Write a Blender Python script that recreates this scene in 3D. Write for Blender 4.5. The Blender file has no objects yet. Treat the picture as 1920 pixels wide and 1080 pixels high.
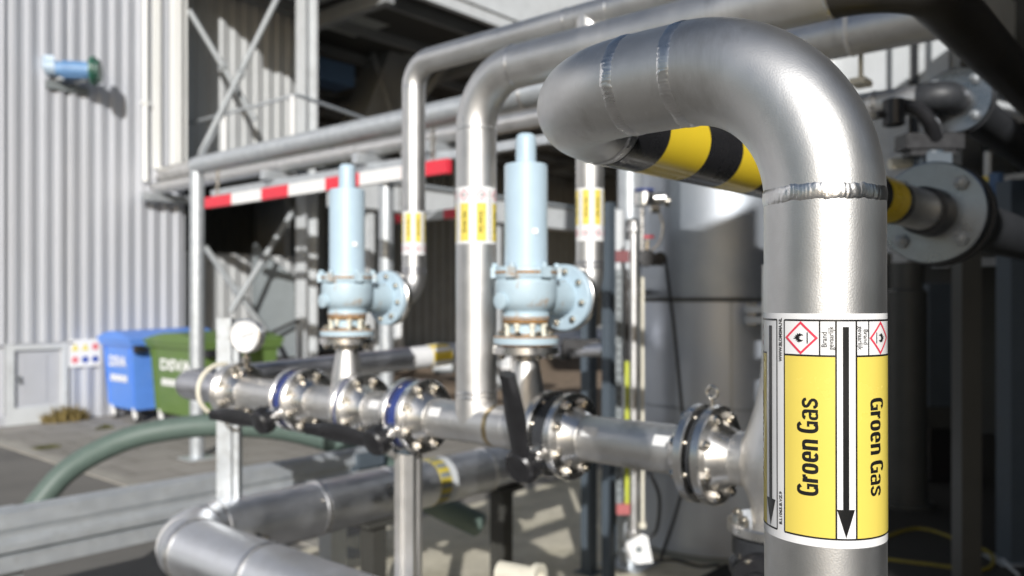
import bpy, bmesh, math, random
from mathutils import Vector, Matrix, noise
random.seed(7)
scn = bpy.context.scene
COL = scn.collection
PI = math.pi
# ------------------------------------------------------------------ site frame
# The plant is built on a square grid: X runs along the tall silver wall, Y runs
# along the pipe manifold towards that wall, Z is up with the ground at 0.
F = 1550.0; CX = 960.0; HY = 563.0; EYE = 1.65
SU, CU = 0.6534, 0.7570          # camera heading measured on the grid
def W(u, v, z): return Vector((u, v, z + EYE))           # z measured from eye level
def P(px, py, d):
    t = (px - CX) / F
    return W(d*(SU*t + CU), d*(SU - CU*t), (HY - py)*d/F)
def on_u(px, u0):                 # (v, depth) of the sight line px on the plane X = u0
    t = (px - CX)/F; d = u0/(SU*t + CU); return d*(SU - CU*t), d
def on_v(px, v0):                 # (u, depth) on the plane Y = v0
    t = (px - CX)/F; d = v0/(SU - CU*t); return d*(SU*t + CU), d
def C(x, d, z):                   # across / depth / height, seen from the standpoint
    return W(SU*x + CU*d, -CU*x + SU*d, z)
U = Vector((1,0,0)); V = Vector((0,1,0)); Z = Vector((0,0,1))
FWD = Vector((CU, SU, 0)); RGT = Vector((SU, -CU, 0))

# ------------------------------------------------------------------ materials
def new_mat(name):
    m = bpy.data.materials.new(name); m.use_nodes = True
    nt = m.node_tree; b = nt.nodes['Principled BSDF']
    return m, nt, b
def N(nt, kind, **kw):
    n = nt.nodes.new(kind)
    for k, v in kw.items():
        if k in n.inputs: n.inputs[k].default_value = v
        else: setattr(n, k, v)
    return n
def ramp(nt, fac, stops):
    r = nt.nodes.new('ShaderNodeValToRGB'); e = r.color_ramp.elements
    while len(e) < len(stops): e.new(0.5)
    for el, (p, c) in zip(e, stops):
        el.position = p; el.color = (c[0], c[1], c[2], 1) if not isinstance(c, float) else (c, c, c, 1)
    nt.links.new(fac, r.inputs[0]); return r
def surf(name, col, rough=0.5, metal=0.0, var=0.12, scale=12.0, bump=0.0, bscale=80.0, rvar=0.08, dirt=None, spec=0.5, stretch=(1,1,1), coat=0.0, rust=None, dscale=3.0, dthr=(0.55,0.75)):
    m, nt, b = new_mat(name); L = nt.links.new
    tc = nt.nodes.new('ShaderNodeTexCoord'); mp = nt.nodes.new('ShaderNodeMapping')
    mp.inputs['Scale'].default_value = stretch; L(tc.outputs['Object'], mp.inputs['Vector'])
    n1 = N(nt, 'ShaderNodeTexNoise', Scale=scale, Detail=6.0, Roughness=0.6); L(mp.outputs[0], n1.inputs['Vector'])
    lo = [max(0, c*(1-var)) for c in col]; hi = [min(1, c*(1+var)) for c in col]
    r1 = ramp(nt, n1.outputs['Fac'], [(0.3, lo), (0.7, hi)])
    out = r1.outputs[0]
    if dirt:
        n2 = N(nt, 'ShaderNodeTexNoise', Scale=dscale, Detail=8.0, Roughness=0.7); L(mp.outputs[0], n2.inputs['Vector'])
        r2 = ramp(nt, n2.outputs['Fac'], [(dthr[0], 0.0), (dthr[1], 1.0)])
        mx = N(nt, 'ShaderNodeMixRGB'); L(r2.outputs[0], mx.inputs[0]); L(out, mx.inputs[1]); mx.inputs[2].default_value = (*dirt, 1); out = mx.outputs[0]
    L(out, b.inputs['Base Color'])
    r3 = ramp(nt, n1.outputs['Fac'], [(0.25, max(0.02, rough-rvar)), (0.75, min(1.0, rough+rvar))])
    L(r3.outputs[0], b.inputs['Roughness'])
    b.inputs['Metallic'].default_value = metal
    b.inputs['Specular IOR Level'].default_value = spec
    if coat: b.inputs['Coat Weight'].default_value = coat; b.inputs['Coat Roughness'].default_value = 0.08
    if bump:
        n3 = N(nt, 'ShaderNodeTexNoise', Scale=bscale, Detail=4.0); L(mp.outputs[0], n3.inputs['Vector'])
        bp = N(nt, 'ShaderNodeBump', Strength=bump, Distance=0.01); L(n3.outputs['Fac'], bp.inputs['Height']); L(bp.outputs[0], b.inputs['Normal'])
    return m
M = {}
M['steel'] = brushed = surf('satin_stainless', (.72,.715,.705), .43, 1.0, .05, 7, .045, 640, .05, dirt=(.56,.55,.53), dscale=5, dthr=(.46,.82))
def weathering(m):      # drips, smudges and fine handling marks on the bare steel
    nt = m.node_tree; L = nt.links.new; b = nt.nodes['Principled BSDF']
    src = b.inputs['Base Color'].links[0].from_socket
    tc = nt.nodes.new('ShaderNodeTexCoord')
    for sc_, st, lo, hi, colr, amt in ((9, (1,1,.12), .56, .72, (.42,.405,.38), .7), (26, (1,1,1), .66, .76, (.33,.31,.28), .6), (130, (1,1,.05), .60, .72, (.86,.86,.86), .35)):
        mp = nt.nodes.new('ShaderNodeMapping'); mp.inputs['Scale'].default_value = st; L(tc.outputs['Object'], mp.inputs['Vector'])
        n = N(nt, 'ShaderNodeTexNoise', Scale=sc_, Detail=7.0, Roughness=.65); L(mp.outputs[0], n.inputs['Vector'])
        r = ramp(nt, n.outputs['Fac'], [(lo, 0.0), (hi, amt)])
        mx = N(nt, 'ShaderNodeMixRGB'); L(r.outputs[0], mx.inputs[0]); L(src, mx.inputs[1]); mx.inputs[2].default_value = (*colr, 1); src = mx.outputs[0]
    L(src, b.inputs['Base Color'])
weathering(brushed)
M['steel2'] = surf('pickled_stainless', (.74,.73,.715), .48, 1.0, .06, 9, .03, 300, .06, dirt=(.60,.585,.56), dscale=6, dthr=(.5,.85))
weathering(M['steel2'])
M['weld'] = surf('weld_bead', (.76,.75,.74), .30, 1.0, .06, 60, .06, 220, .06)
M['tint'] = surf('heat_tint', (.50,.40,.24), .4, 1.0, .25, 30)
M['polish'] = surf('polished_steel', (.82,.805,.78), .29, 1.0, .05, 20, .01, 120, .05)
M['bolt'] = surf('bolt_steel', (.66,.62,.55), .2, 1.0, .12, 60, .02, 200, .06)
M['boltgrey'] = surf('zinc_bolt', (.34,.36,.38), .45, .6, .12, 60)
M['clad'] = surf('aluminium_cladding', (.78,.79,.82), .42, 1.0, .07, 5, .02, 60, .08, dirt=(.62,.62,.62), dscale=4, dthr=(.45,.8))
M['galv'] = surf('galvanised_steel', (.57,.60,.62), .42, .55, .16, 28, .03, 60, .12, dirt=(.43,.46,.49), dscale=14, dthr=(.4,.7))
M['darksteel'] = surf('dark_steel_pipe', (.62,.62,.65), .40, 1.0, .12, 8, .02, 120, .08)
M['wall'] = surf('silver_cladding', (.54,.555,.59), .42, .25, .05, 1.6, 0, 1, .05, dirt=(.46,.465,.485), dscale=1.5, dthr=(.45,.8), stretch=(1,1,.12))
M['wallback'] = surf('grey_cladding', (.46,.47,.47), .5, .1, .06, 2)
M['walldark'] = surf('shade_dark_cladding', (.06,.063,.06), .7, 0, .12, 2)  # cladding darkened to stand in for deep shade
M['trim'] = surf('white_flashing', (.80,.80,.77), .45, 0, .03, 3, dirt=(.60,.58,.52), dscale=5, dthr=(.6,.85), stretch=(3,3,.4))
M['white'] = surf('white_paint', (.80,.80,.79), .4, 0, .03, 20)
M['grey'] = surf('grey_paint', (.20,.222,.228), .5, 0, .06, 5)
M['ltgrey'] = surf('light_grey_paint', (.55,.57,.58), .45, 0, .05, 4, dirt=(.42,.43,.43), dscale=3)
M['colgrey'] = surf('warm_grey_column', (.052,.051,.045), .55, 0, .08, 6)  # grey darkened to put the right side's shade into it
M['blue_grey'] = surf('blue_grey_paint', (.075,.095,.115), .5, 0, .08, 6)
M['black'] = surf('black_plastic', (.018,.018,.02), .38, 0, .2, 25, .02, 200)
M['rubber'] = surf('dark_rubber', (.03,.032,.036), .5, 0, .2, 25)
M['blue'] = surf('blue_gasket', (.025,.045,.19), .4, 0, .15, 30)
M['pblue'] = surf('pale_blue_paint', (.44,.565,.655), .42, 0, .03, 18, .02, 60, .06, dirt=(.52,.40,.27), dscale=9, dthr=(.72,.84))
M['pblue_worn'] = surf('worn_pale_blue_paint', (.45,.57,.64), .45, 0, .05, 18, .03, 60, .06, dirt=(.38,.24,.12), dscale=17, dthr=(.57,.70))
M['rust'] = surf('rust', (.33,.17,.05), .75, 0, .45, 60)
M['binblue'] = surf('blue_bin_plastic', (.10,.245,.68), .42, 0, .05, 6, dirt=(.15,.28,.62), dscale=4)
M['bingreen'] = surf('green_bin_plastic', (.112,.185,.05), .45, 0, .06, 6, dirt=(.15,.21,.085), dscale=4)
M['red'] = surf('red_film', (.70,.035,.06), .4, 0, .05, 10)
M['labred'] = surf('label_red', (.72,.05,.09), .35, 0, .02, 10)
M['yellow'] = surf('yellow_film', (.83,.60,.035), .3, 0, .03, 10, coat=.3)
M['labyel'] = surf('label_yellow', (.78,.625,.12), .22, 0, .02, 10, coat=.4)
M['labwhite'] = surf('label_white', (.82,.82,.82), .24, 0, .01, 10, coat=.4)
M['ink'] = surf('label_ink', (.012,.012,.012), .26, 0, .02, 10, coat=.3)
M['tapeblack'] = surf('black_tape', (.022,.022,.024), .28, 0, .1, 20, coat=.2)
M['cream'] = surf('cream_plastic', (.72,.68,.56), .5, 0, .06, 20)
M['dial'] = surf('dial_face', (.85,.85,.85), .25, 0, .01, 10, coat=.5)
M['lime'] = surf('lime_indicator', (.46,.50,.05), .4, 0, .05, 20)
M['brownred'] = surf('maroon_block', (.16,.025,.03), .5, 0, .1, 20)
M['pink'] = surf('faded_red_plastic', (.42,.12,.12), .5, 0, .1, 20)
M['mblue'] = surf('motor_blue', (.15,.29,.50), .45, 0, .06, 12)
M['mlblue'] = surf('motor_pale_blue', (.38,.48,.58), .45, 0, .06, 12)
M['mgreen'] = surf('dark_green_paint', (.02,.10,.065), .45, 0, .1, 12)
M['hose'] = surf('green_hose', (.10,.14,.12), .5, 0, .08, 14, .02, 60)
M['steelblue'] = surf('blue_painted_steel', (.06,.12,.24), .5, 0, .1, 12)
M['door'] = surf('hatch_grey', (.47,.48,.51), .45, .1, .03, 4)
M['weed'] = surf('dry_weed', (.20,.15,.05), .8, 0, .35, 14)
M['moss'] = surf('moss', (.09,.09,.03), .9, 0, .35, 14)
M['tank'] = surf('tank_stainless', (.42,.45,.49), .38, .75, .05, 2, .008, 30, .06, dirt=(.30,.33,.37), dscale=2, dthr=(.4,.8))
M['asphalt'] = surf('asphalt', (.135,.128,.118), .9, 0, .18, 1.2, .25, 60, .05, dirt=(.20,.19,.17), dscale=.5, dthr=(.4,.75))
M['paving'] = surf('concrete_paving', (.30,.28,.25), .9, 0, .16, 1.6, .2, 40, .05, dirt=(.20,.185,.16), dscale=1.1, dthr=(.5,.75))
M['slab'] = surf('mossy_concrete', (.62,.57,.45), .9, 0, .20, 2.2, .3, 30, .05, dirt=(.36,.33,.23), dscale=1.6, dthr=(.48,.72))
M['gravel'] = surf('brown_gravel', (.27,.20,.14), .9, 0, .3, 5, .3, 30)
M['kerb'] = surf('kerb_concrete', (.34,.32,.28), .9, 0, .15, 3, .2, 40)
def translucent():
    m, nt, b = new_mat('rooflight_sheet')
    b.inputs['Base Color'].default_value = (.55,.58,.56,1); b.inputs['Roughness'].default_value = .5
    b.inputs['Transmission Weight'].default_value = .25
    return m
M['rooflight'] = translucent()
M['shadesteel'] = surf('shade_dark_steel', (.045,.042,.038), .42, .3, .2, 9, .02, 60)  # pipe steel darkened to stand in for shade on the far bend
M['flangegrey'] = surf('grey_flange_steel', (.34,.36,.39), .30, 1.0, .12, 14, .02, 90, .08, dirt=(.28,.29,.30), dscale=9, dthr=(.45,.75))
M['brace'] = surf('dull_galvanised', (.33,.35,.36), .5, .1, .12, 20)
M['wallrear'] = surf('dark_ribbed_sheet', (.27,.28,.28), .6, 0, .12, 2)
M['dimgrey'] = surf('shade_and_joint_grey', (.06,.063,.06), .5, 0, .1, 6)  # grey darkened for shade on right-side units; also the tank joint
M['tanklow'] = surf('tank_stainless_bright', (.52,.56,.63), .34, .5, .06, 2, .008, 30, .06, dirt=(.43,.47,.53), dscale=2, dthr=(.4,.8), stretch=(1,1,.3))  # lighter copy of the tank steel, brighter reflection put into the colour
M['dullyel'] = surf('worn_yellow_film', (.50,.40,.06), .45, 0, .15, 10)
M['dimyel'] = surf('dim_yellow_hose', (.22,.18,.02), .5, 0, .15, 10)  # yellow base darkened to a dim tone
M['darkfloor'] = surf('shade_dark_concrete', (.022,.021,.018), .85, 0, .25, 2, .2, 40)  # near-black concrete, shade on the slab put into the colour
M['signblue'] = surf('sign_blue', (.05,.10,.38), .5, 0, .02, 10)
M['signyel'] = surf('sign_yellow', (.78,.66,.12), .5, 0, .02, 10)
M['signred'] = surf('sign_red', (.72,.20,.22), .5, 0, .02, 10)

# ------------------------------------------------------------------ mesh helpers
def frame(axis):
    a = axis.normalized()
    h = Z if abs(a.z) < .9 else U
    e1 = h.cross(a).normalized(); e2 = a.cross(e1)
    return a, e1, e2
class MB:
    def __init__(s): s.v = []; s.f = []; s.m = []; s.sm = []
    def add(s, vs, fs, mat=0, smooth=False):
        o = len(s.v); s.v += [Vector(x) for x in vs]
        for f in fs: s.f.append([i+o for i in f]); s.m.append(mat); s.sm.append(smooth)
    def hexa(s, c, hx, hy, hz, mat=0):       # centre + three half vectors
        vs = [c + sx*hx + sy*hy + sz*hz for sx in (-1,1) for sy in (-1,1) for sz in (-1,1)]
        s.add(vs, [(0,1,3,2),(4,6,7,5),(0,4,5,1),(2,3,7,6),(0,2,6,4),(1,5,7,3)], mat)
    def box(s, u0, u1, v0, v1, z0, z1, mat=0):
        s.hexa(W((u0+u1)/2, (v0+v1)/2, (z0+z1)/2), U*(u1-u0)/2, V*(v1-v0)/2, Z*(z1-z0)/2, mat)
    def bar(s, a, b, w, h, mat=0, up=Z):
        d = (b-a); L = d.length; d.normalize(); x = up.cross(d)
        if x.length < 1e-4: x = U.cross(d)
        x.normalize(); y = d.cross(x)
        s.hexa((a+b)/2, d*L/2, x*w/2, y*h/2, mat)
    def tube(s, pts, r, n=28, cap=True, mat=0, closed=False):
        pts = [Vector(p) for p in pts]; k = len(pts)
        tan = []
        for i in range(k):
            a = pts[i-1] if (i > 0 or closed) else pts[i]; b = pts[(i+1) % k] if (i < k-1 or closed) else pts[i]
            tan.append((b-a).normalized())
        a, e1, e2 = frame(tan[0]); rings = []
        rr = r if isinstance(r, (list, tuple)) else [r]*k
        for i in range(k):
            if i:
                q = tan[i-1].rotation_difference(tan[i]); e1 = q @ e1
                e1 = (e1 - tan[i]*e1.dot(tan[i])).normalized()
            e2 = tan[i].cross(e1)
            rings.append([pts[i] + rr[i]*(math.cos(2*PI*j/n)*e1 + math.sin(2*PI*j/n)*e2) for j in range(n)])
        vs = [x for R in rings for x in R]; fs = []
        for i in range(k if closed else k-1):
            i2 = (i+1) % k
            for j in range(n):
                j2 = (j+1) % n; fs.append((i*n+j, i*n+j2, i2*n+j2, i2*n+j))
        s.add(vs, fs, mat, True)
        if cap and not closed:
            s.add(rings[0], [tuple(range(n))[::-1]], mat); s.add(rings[-1], [tuple(range(n))], mat)
    def lathe(s, prof, o, axis, n=40, mat=0, mats=None, smooth=True):   # prof: (t along axis, r)
        a, e1, e2 = frame(axis); vs = []; fs = []
        for (t, r) in prof:
            vs += [o + a*t + max(r, 1e-5)*(math.cos(2*PI*j/n)*e1 + math.sin(2*PI*j/n)*e2) for j in range(n)]
        for i in range(len(prof)-1):
            fr = [(i*n+j, i*n+(j+1)%n, (i+1)*n+(j+1)%n, (i+1)*n+j) for j in range(n)]
            if mats: pass
            fs.append(fr)
        o_ = len(s.v); s.v += vs
        for i, fr in enumerate(fs):
            mm = mats[i] if mats else mat
            for f in fr: s.f.append([x+o_ for x in f]); s.m.append(mm); s.sm.append(smooth)
        k = len(prof)
        for i, rev in ((0, True), (k-1, False)):
            if prof[i][1] > 1e-4:
                idx = [o_ + i*n + j for j in range(n)]
                s.f.append(idx[::-1] if rev else idx); s.m.append(mats[0 if rev else -1] if mats else mat); s.sm.append(False)
    def cyl(s, a, b, r, n=28, mat=0):
        s.lathe([(0, r), ((b-a).length, r)], a, b-a, n, mat)
    def disc(s, c, axis, r0, r1, th, n=48, mat=0, bev=.0025):   # ring of thickness th, centred
        h = th/2
        s.lathe([(-h, r0), (-h, r1-bev), (-h+bev, r1), (h-bev, r1), (h, r1-bev), (h, r0)], c, axis, n, mat)
    def prism(s, poly, o, ex, ey, ez, mat=0):      # poly in (ex,ey), extruded along vector ez
        n = len(poly); a = [o + ex*x + ey*y for x, y in poly]; b = [q + ez for q in a]
        s.add(a + b, [tuple(range(n))[::-1], tuple(range(n, 2*n))] + [(i, (i+1)%n, n+(i+1)%n, n+i) for i in range(n)], mat)
    def build(s, name, mats, parent=None, base=None, ang=35):
        org = root_loc(parent) if parent else (base if base is not None else Vector((0,0,0)))
        me = bpy.data.meshes.new(name)
        me.from_pydata([tuple(v - org) for v in s.v], [], s.f)
        if not isinstance(mats, (list, tuple)): mats = [mats]
        for mm in mats: me.materials.append(M[mm] if isinstance(mm, str) else mm)
        me.polygons.foreach_set('material_index', s.m); me.polygons.foreach_set('use_smooth', s.sm)
        bm = bmesh.new(); bm.from_mesh(me); bmesh.ops.recalc_face_normals(bm, faces=bm.faces); bm.to_mesh(me); bm.free()
        me.set_sharp_from_angle(angle=math.radians(ang)); me.update()
        o = bpy.data.objects.new(name, me); COL.objects.link(o)
        if parent: o.parent = parent
        else: o.location = org
        return o
def root_loc(o):
    while o.parent: o = o.parent
    return o.location.copy()
def tag(o, label=None, cat=None, group=None, kind=None):
    if label: o['label'] = label
    if cat: o['category'] = cat
    if group: o['group'] = group
    if kind: o['kind'] = kind
    return o
def thing(name, loc, label, cat, group=None):
    o = bpy.data.objects.new(name, None); o.empty_display_size = .1; COL.objects.link(o)
    o.location = loc; return tag(o, label, cat, group)
def fillet(cs, R, n=14):
    cs = [Vector(c) for c in cs]; out = [cs[0]]
    for i in range(1, len(cs)-1):
        r = R[i-1] if isinstance(R, (list, tuple)) else R
        a = (cs[i-1]-cs[i]).normalized(); b = (cs[i+1]-cs[i]).normalized()
        th = a.angle(b); L = r/math.tan(th/2); bis = (a+b).normalized(); c = cs[i] + bis*(r/math.sin(th/2))
        p0 = cs[i]+a*L; p1 = cs[i]+b*L; x = (p0-c); y = (p1-c); tot = x.angle(y); ax = x.cross(y).normalized()
        for k in range(n+1): out.append(c + Matrix.Rotation(tot*k/n, 3, ax) @ x)
    out.append(cs[-1]); return out
def smooth_path(pts, n=10):     # Catmull-Rom
    pts = [Vector(p) for p in pts]; q = [2*pts[0]-pts[1]] + pts + [2*pts[-1]-pts[-2]]; out = []
    for i in range(1, len(q)-2):
        for k in range(n):
            t = k/n; a, b, c, d = q[i-1], q[i], q[i+1], q[i+2]
            out.append(.5*((2*b)+(c-a)*t+(2*a-5*b+4*c-d)*t*t+(3*b-a-3*c+d)*t**3))
    out.append(pts[-1]); return out
def weld(parent, c, axis, r, w=.02, h=.0028, fine=True, mat='weld', seed=0):
    mb = MB(); a, e1, e2 = frame(axis); n = 420 if fine else 48; k = 9 if fine else 5; vs = []; fs = []
    for j in range(n):
        ph = 2*PI*j/n
        wob = (.16*noise.noise(Vector((math.cos(ph)*3+seed, math.sin(ph)*3, 1))) + .07*noise.noise(Vector((math.cos(ph)*14+seed, math.sin(ph)*14, 4))))*w
        for i in range(k):
            s = -1 + 2*i/(k-1)
            rip = (.55*math.sin(84*ph + 3.0*s*s + 14*noise.noise(Vector((math.cos(ph)*4, math.sin(ph)*4, seed)))) + .5*noise.noise(Vector((math.cos(ph)*22, math.sin(ph)*22, s*2+seed))) if fine else 0)
            hh = h*((1-s*s)**.7*(1 + .17*rip)) - .0004
            vs.append(c + a*(s*w/2 + wob) + (r + hh)*(math.cos(ph)*e1 + math.sin(ph)*e2))
    for j in range(n):
        j2 = (j+1) % n
        for i in range(k-1): fs.append((j*k+i, j*k+i+1, j2*k+i+1, j2*k+i))
    mb.add(vs, fs, 0, True)
    return mb.build('weld_seam', mat, parent, ang=80)
_bolt = {}
def bolt_mesh(L, s, mat):
    key = (round(L,4), round(s,4), mat)
    if key not in _bolt:
        mb = MB(); o = Vector((0,0,0))
        def hexn(z0, z1): mb.prism([(s*math.cos(PI/3*i), s*math.sin(PI/3*i)) for i in range(6)], Vector((0,0,z0)), U, V, Z*(z1-z0))
        h = L/2; k = s*.85
        mb.lathe([(-h-k*1.5, s*.5), (-h-k*1.45, s*.58), (h+k*1.45, s*.58), (h+k*1.5, s*.5)], o, Z, 12)
        hexn(-h-k, -h); hexn(h, h+k)
        ob = mb.build('bolt', mat); _bolt[key] = ob.data; bpy.data.objects.remove(ob)
    return _bolt[key]
def bolts(parent, c, axis, rad, n, L, s=.011, phase=.5, mat='bolt', name='bolt'):
    me = bolt_mesh(L, s, mat); a, e1, e2 = frame(axis); org = root_loc(parent)
    R = Matrix((e1, e2, a)).transposed().to_4x4()
    for i in range(n):
        ph = 2*PI*(i+phase)/n
        o = bpy.data.objects.new(name, me); COL.objects.link(o); o.parent = parent
        o.matrix_local = Matrix.Translation(c - org + rad*(math.cos(ph)*e1 + math.sin(ph)*e2)) @ R
# ------------------------------------------------------------------ lettering
def glyphs(txt, off=0.0):
    cu = bpy.data.curves.new('t', 'FONT'); cu.body = txt; cu.size = 1; cu.offset = off; cu.resolution_u = 4
    ob = bpy.data.objects.new('t', cu); COL.objects.link(ob); bpy.context.view_layer.update()
    dg = bpy.context.evaluated_depsgraph_get(); ev = ob.evaluated_get(dg); me = ev.to_mesh()
    bm = bmesh.new(); bm.from_mesh(me); ev.to_mesh_clear()
    bpy.data.objects.remove(ob); bpy.data.curves.remove(cu)
    bmesh.ops.triangulate(bm, faces=bm.faces)
    return bm
def fit2d(bm, length, height):           # rescale to a box centred on the origin
    xs = [v.co.x for v in bm.verts]; ys = [v.co.y for v in bm.verts]
    sx = length/(max(xs)-min(xs)); sy = height/(max(ys)-min(ys)); cx = (max(xs)+min(xs))/2; cy = (max(ys)+min(ys))/2
    for v in bm.verts: v.co = Vector(((v.co.x-cx)*sx, (v.co.y-cy)*sy, 0))
    return bm
def refine(bm, e):
    for _ in range(6):
        ed = [x for x in bm.edges if x.calc_length() > e]
        if not ed: break
        bmesh.ops.subdivide_edges(bm, edges=ed, cuts=1); bmesh.ops.triangulate(bm, faces=bm.faces)
class Wrap:
    """flat artwork (s = arc to the right, h = height) laid on an upright pipe"""
    def __init__(s, axis_pt, r, mb, turn=0.0, slope=None):
        s.slope = slope or Vector((0,0,0))
        s.o = axis_pt; s.r = r; s.mb = mb
        a = Vector((-axis_pt.x, -axis_pt.y, 0)).normalized()
        s.f = a; s.right = Vector((-a.y, a.x, 0)); s.turn = turn
        if s.right.dot(RGT) < 0: s.right = -s.right
    def pt(s, ang, z, lift):
        ang += s.turn
        q = s.o + (s.r+lift)*(math.cos(ang)*s.f + math.sin(ang)*s.right); q += s.slope*(z+EYE-s.o.z); q.z = z + EYE; return q
    def rect(s, a0, a1, z0, z1, lift, mat):
        n = max(1, int(abs(a1-a0)/.06)+1); vs = []; fs = []
        for i in range(n+1):
            a = a0+(a1-a0)*i/n; vs += [s.pt(a, z0, lift), s.pt(a, z1, lift)]
        for i in range(n): fs.append((2*i, 2*i+2, 2*i+3, 2*i+1))
        s.mb.add(vs, fs, mat, True)
    def art(s, bm, ang, z, lift, mat, rot=0):
        refine(bm, max(.004, s.r*.07)); bm.verts.index_update(); c, sn = math.cos(rot), math.sin(rot)
        vs = [s.pt(ang + (v.co.x*c - v.co.y*sn)/s.r, z + v.co.x*sn + v.co.y*c, lift) for v in bm.verts]
        s.mb.add(vs, [[v.index for v in f.verts] for f in bm.faces], mat, True); bm.free()
    def text(s, txt, ang, z, length, height, lift, mat, rot, off=0.0):
        s.art(fit2d(glyphs(txt, off), length, height), ang, z, lift, mat, rot)
    def poly(s, pts, ang, z, lift, mat, rot=0):
        bm = bmesh.new(); bm.faces.new([bm.verts.new((x, y, 0)) for x, y in pts]); bmesh.ops.triangulate(bm, faces=bm.faces)
        s.art(bm, ang, z, lift, mat, rot)
R90 = PI/2
def heavy(txt):
    """condensed heavy sans letters built from rings and bars; cap height 1"""
    bm = bmesh.new(); x0 = 0.0
    def quad(pts): bm.faces.new([bm.verts.new((x0+x, y, 0)) for x, y in pts])
    def rect(a, b, c, d): quad([(a,c),(b,c),(b,d),(a,d)])
    def se(cx, cy, rx, ry, t, p=.72):
        c, q = math.cos(t), math.sin(t); return (cx+rx*math.copysign(abs(c)**p, c), cy+ry*math.copysign(abs(q)**p, q))
    def ring(cx, cy, rx, ry, tx, ty, a0, a1, n=28):
        for i in range(n):
            t0, t1 = math.radians(a0+(a1-a0)*i/n), math.radians(a0+(a1-a0)*(i+1)/n)
            quad([se(cx,cy,rx,ry,t0), se(cx,cy,rx,ry,t1), se(cx,cy,rx-tx,ry-ty,t1), se(cx,cy,rx-tx,ry-ty,t0)])
    def strip(pts, w):
        L = []; 
        for i, (x, y) in enumerate(pts):
            a = pts[max(0,i-1)]; b = pts[min(len(pts)-1,i+1)]; dx, dy = b[0]-a[0], b[1]-a[1]; l = math.hypot(dx,dy)
            L.append(((x-dy/l*w/2, y+dx/l*w/2), (x+dy/l*w/2, y-dx/l*w/2)))
        for i in range(len(L)-1): quad([L[i][0], L[i+1][0], L[i+1][1], L[i][1]])
    T = .185; TY = .150
    for ch in txt:
        if ch == 'G':
            ring(.29,.5,.29,.52,T,TY,38,318,40); rect(.435,.58,0,.10); rect(.435,.58,.10,.40); rect(.31,.58,.40,.52); w = .60
        elif ch == 'r': rect(0,T,0,.74); strip([(T,.50),(.20,.60),(.27,.655),(.36,.665)],.17); w = .37
        elif ch == 'o': ring(.255,.37,.255,.39,T,TY,0,360,44); w = .53
        elif ch == 'e':
            ring(.255,.37,.255,.39,T,TY,0,322,40); rect(.10,.36,.325,.425) ; rect(.36,.51,.325,.37); w = .53
        elif ch == 'n':
            rect(0,T,0,.74); ring(.255,.46,.255,.30,T,TY,0,150,20); rect(.325,.51,0,.46); w = .53
        elif ch == 'a':
            ring(.25,.52,.25,.24,T,.115,0,165,22); rect(.345,.50,0,.52); ring(.205,.205,.205,.22,.145,.105,30,330,30); rect(.20,.345,.33,.43); w = .52
        elif ch == 's':
            p = [(.425,.555),(.41,.64),(.335,.69),(.24,.70),(.15,.68),(.085,.62),(.085,.54),(.13,.47),(.24,.40),(.345,.345),(.405,.27),(.405,.175),(.35,.10),(.25,.065),(.14,.075),(.075,.13),(.06,.215)]
            strip(p,.150); w = .50
        else: w = .20
        x0 += w + .035
    bmesh.ops.triangulate(bm, faces=bm.faces); return bm
FLAME = [(-.30,-.55),(-.52,-.30),(-.58,-.02),(-.72,.12),(-.55,.16),(-.60,.42),(-.42,.28),(-.36,.62),(-.22,.40),(-.12,.98),(.02,.60),(.14,.86),(.20,.50),(.40,.66),(.38,.34),(.62,.40),(.52,.10),(.70,-.02),(.54,-.14),(.50,-.36),(.30,-.55),(.34,-.28),(.20,-.06),(.10,.14),(.02,-.10),(-.08,.10),(-.20,-.04),(-.32,-.26)]
def hazard(w, ang, z, half, lift, rot):
    t = half*.13
    for sx, sy in ((1,1),(1,-1),(-1,-1),(-1,1)):     # four sides of the red diamond
        w.poly([(sx*half,0),(0,sy*half),(0,sy*(half-t*1.4)),(sx*(half-t*1.4),0)], ang, z, lift, 4, 0)
    w.poly([(x*half*.42, y*half*.42 + half*.06) for x, y in FLAME], ang, z, lift, 3, rot)
    w.poly([(-half*.33,-half*.42),(half*.33,-half*.42),(half*.33,-half*.36),(-half*.33,-half*.36)], ang, z, lift, 3, rot)
LABM = ['labwhite', 'labyel', 'ink', 'ink', 'labred']

# ================================================================== SETTING
def sheet(name, mat, pts, z, kind='structure'):
    mb = MB(); mb.add([Vector((x, y, z)) for x, y in pts], [tuple(range(len(pts)))])
    return tag(mb.build(name, mat), kind=kind)
sheet('ground', 'asphalt', [(-90,-90),(140,-90),(140,140),(-90,140)], 0)
def paver_joints(m):
    nt = m.node_tree; L = nt.links.new; b = nt.nodes['Principled BSDF']; src = b.inputs['Base Color'].links[0].from_socket
    tc = nt.nodes.new('ShaderNodeTexCoord'); br = N(nt, 'ShaderNodeTexBrick', Scale=1.0); L(tc.outputs['Object'], br.inputs['Vector'])
    br.inputs['Brick Width'].default_value = .6; br.inputs['Row Height'].default_value = .6; br.inputs['Mortar Size'].default_value = .009
    br.inputs['Color1'].default_value = (1,1,1,1); br.inputs['Color2'].default_value = (.86,.86,.86,1); br.inputs['Mortar'].default_value = (.34,.33,.29,1)
    mx = N(nt, 'ShaderNodeMixRGB', blend_type='MULTIPLY'); mx.inputs[0].default_value = 1; L(src, mx.inputs[1]); L(br.outputs['Color'], mx.inputs[2]); L(mx.outputs[0], b.inputs['Base Color'])
paver_joints(M['paving'])
sheet('paving', 'paving', [(3.45,2.0),(6.9,2.0),(6.9,12.1),(3.45,12.1)], .004)
sheet('concrete_slab', 'slab', [(3.2,-6),(12,-6),(12,6.2),(6.9,6.2),(6.9,4.6),(3.2,4.6)], .008)
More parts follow.
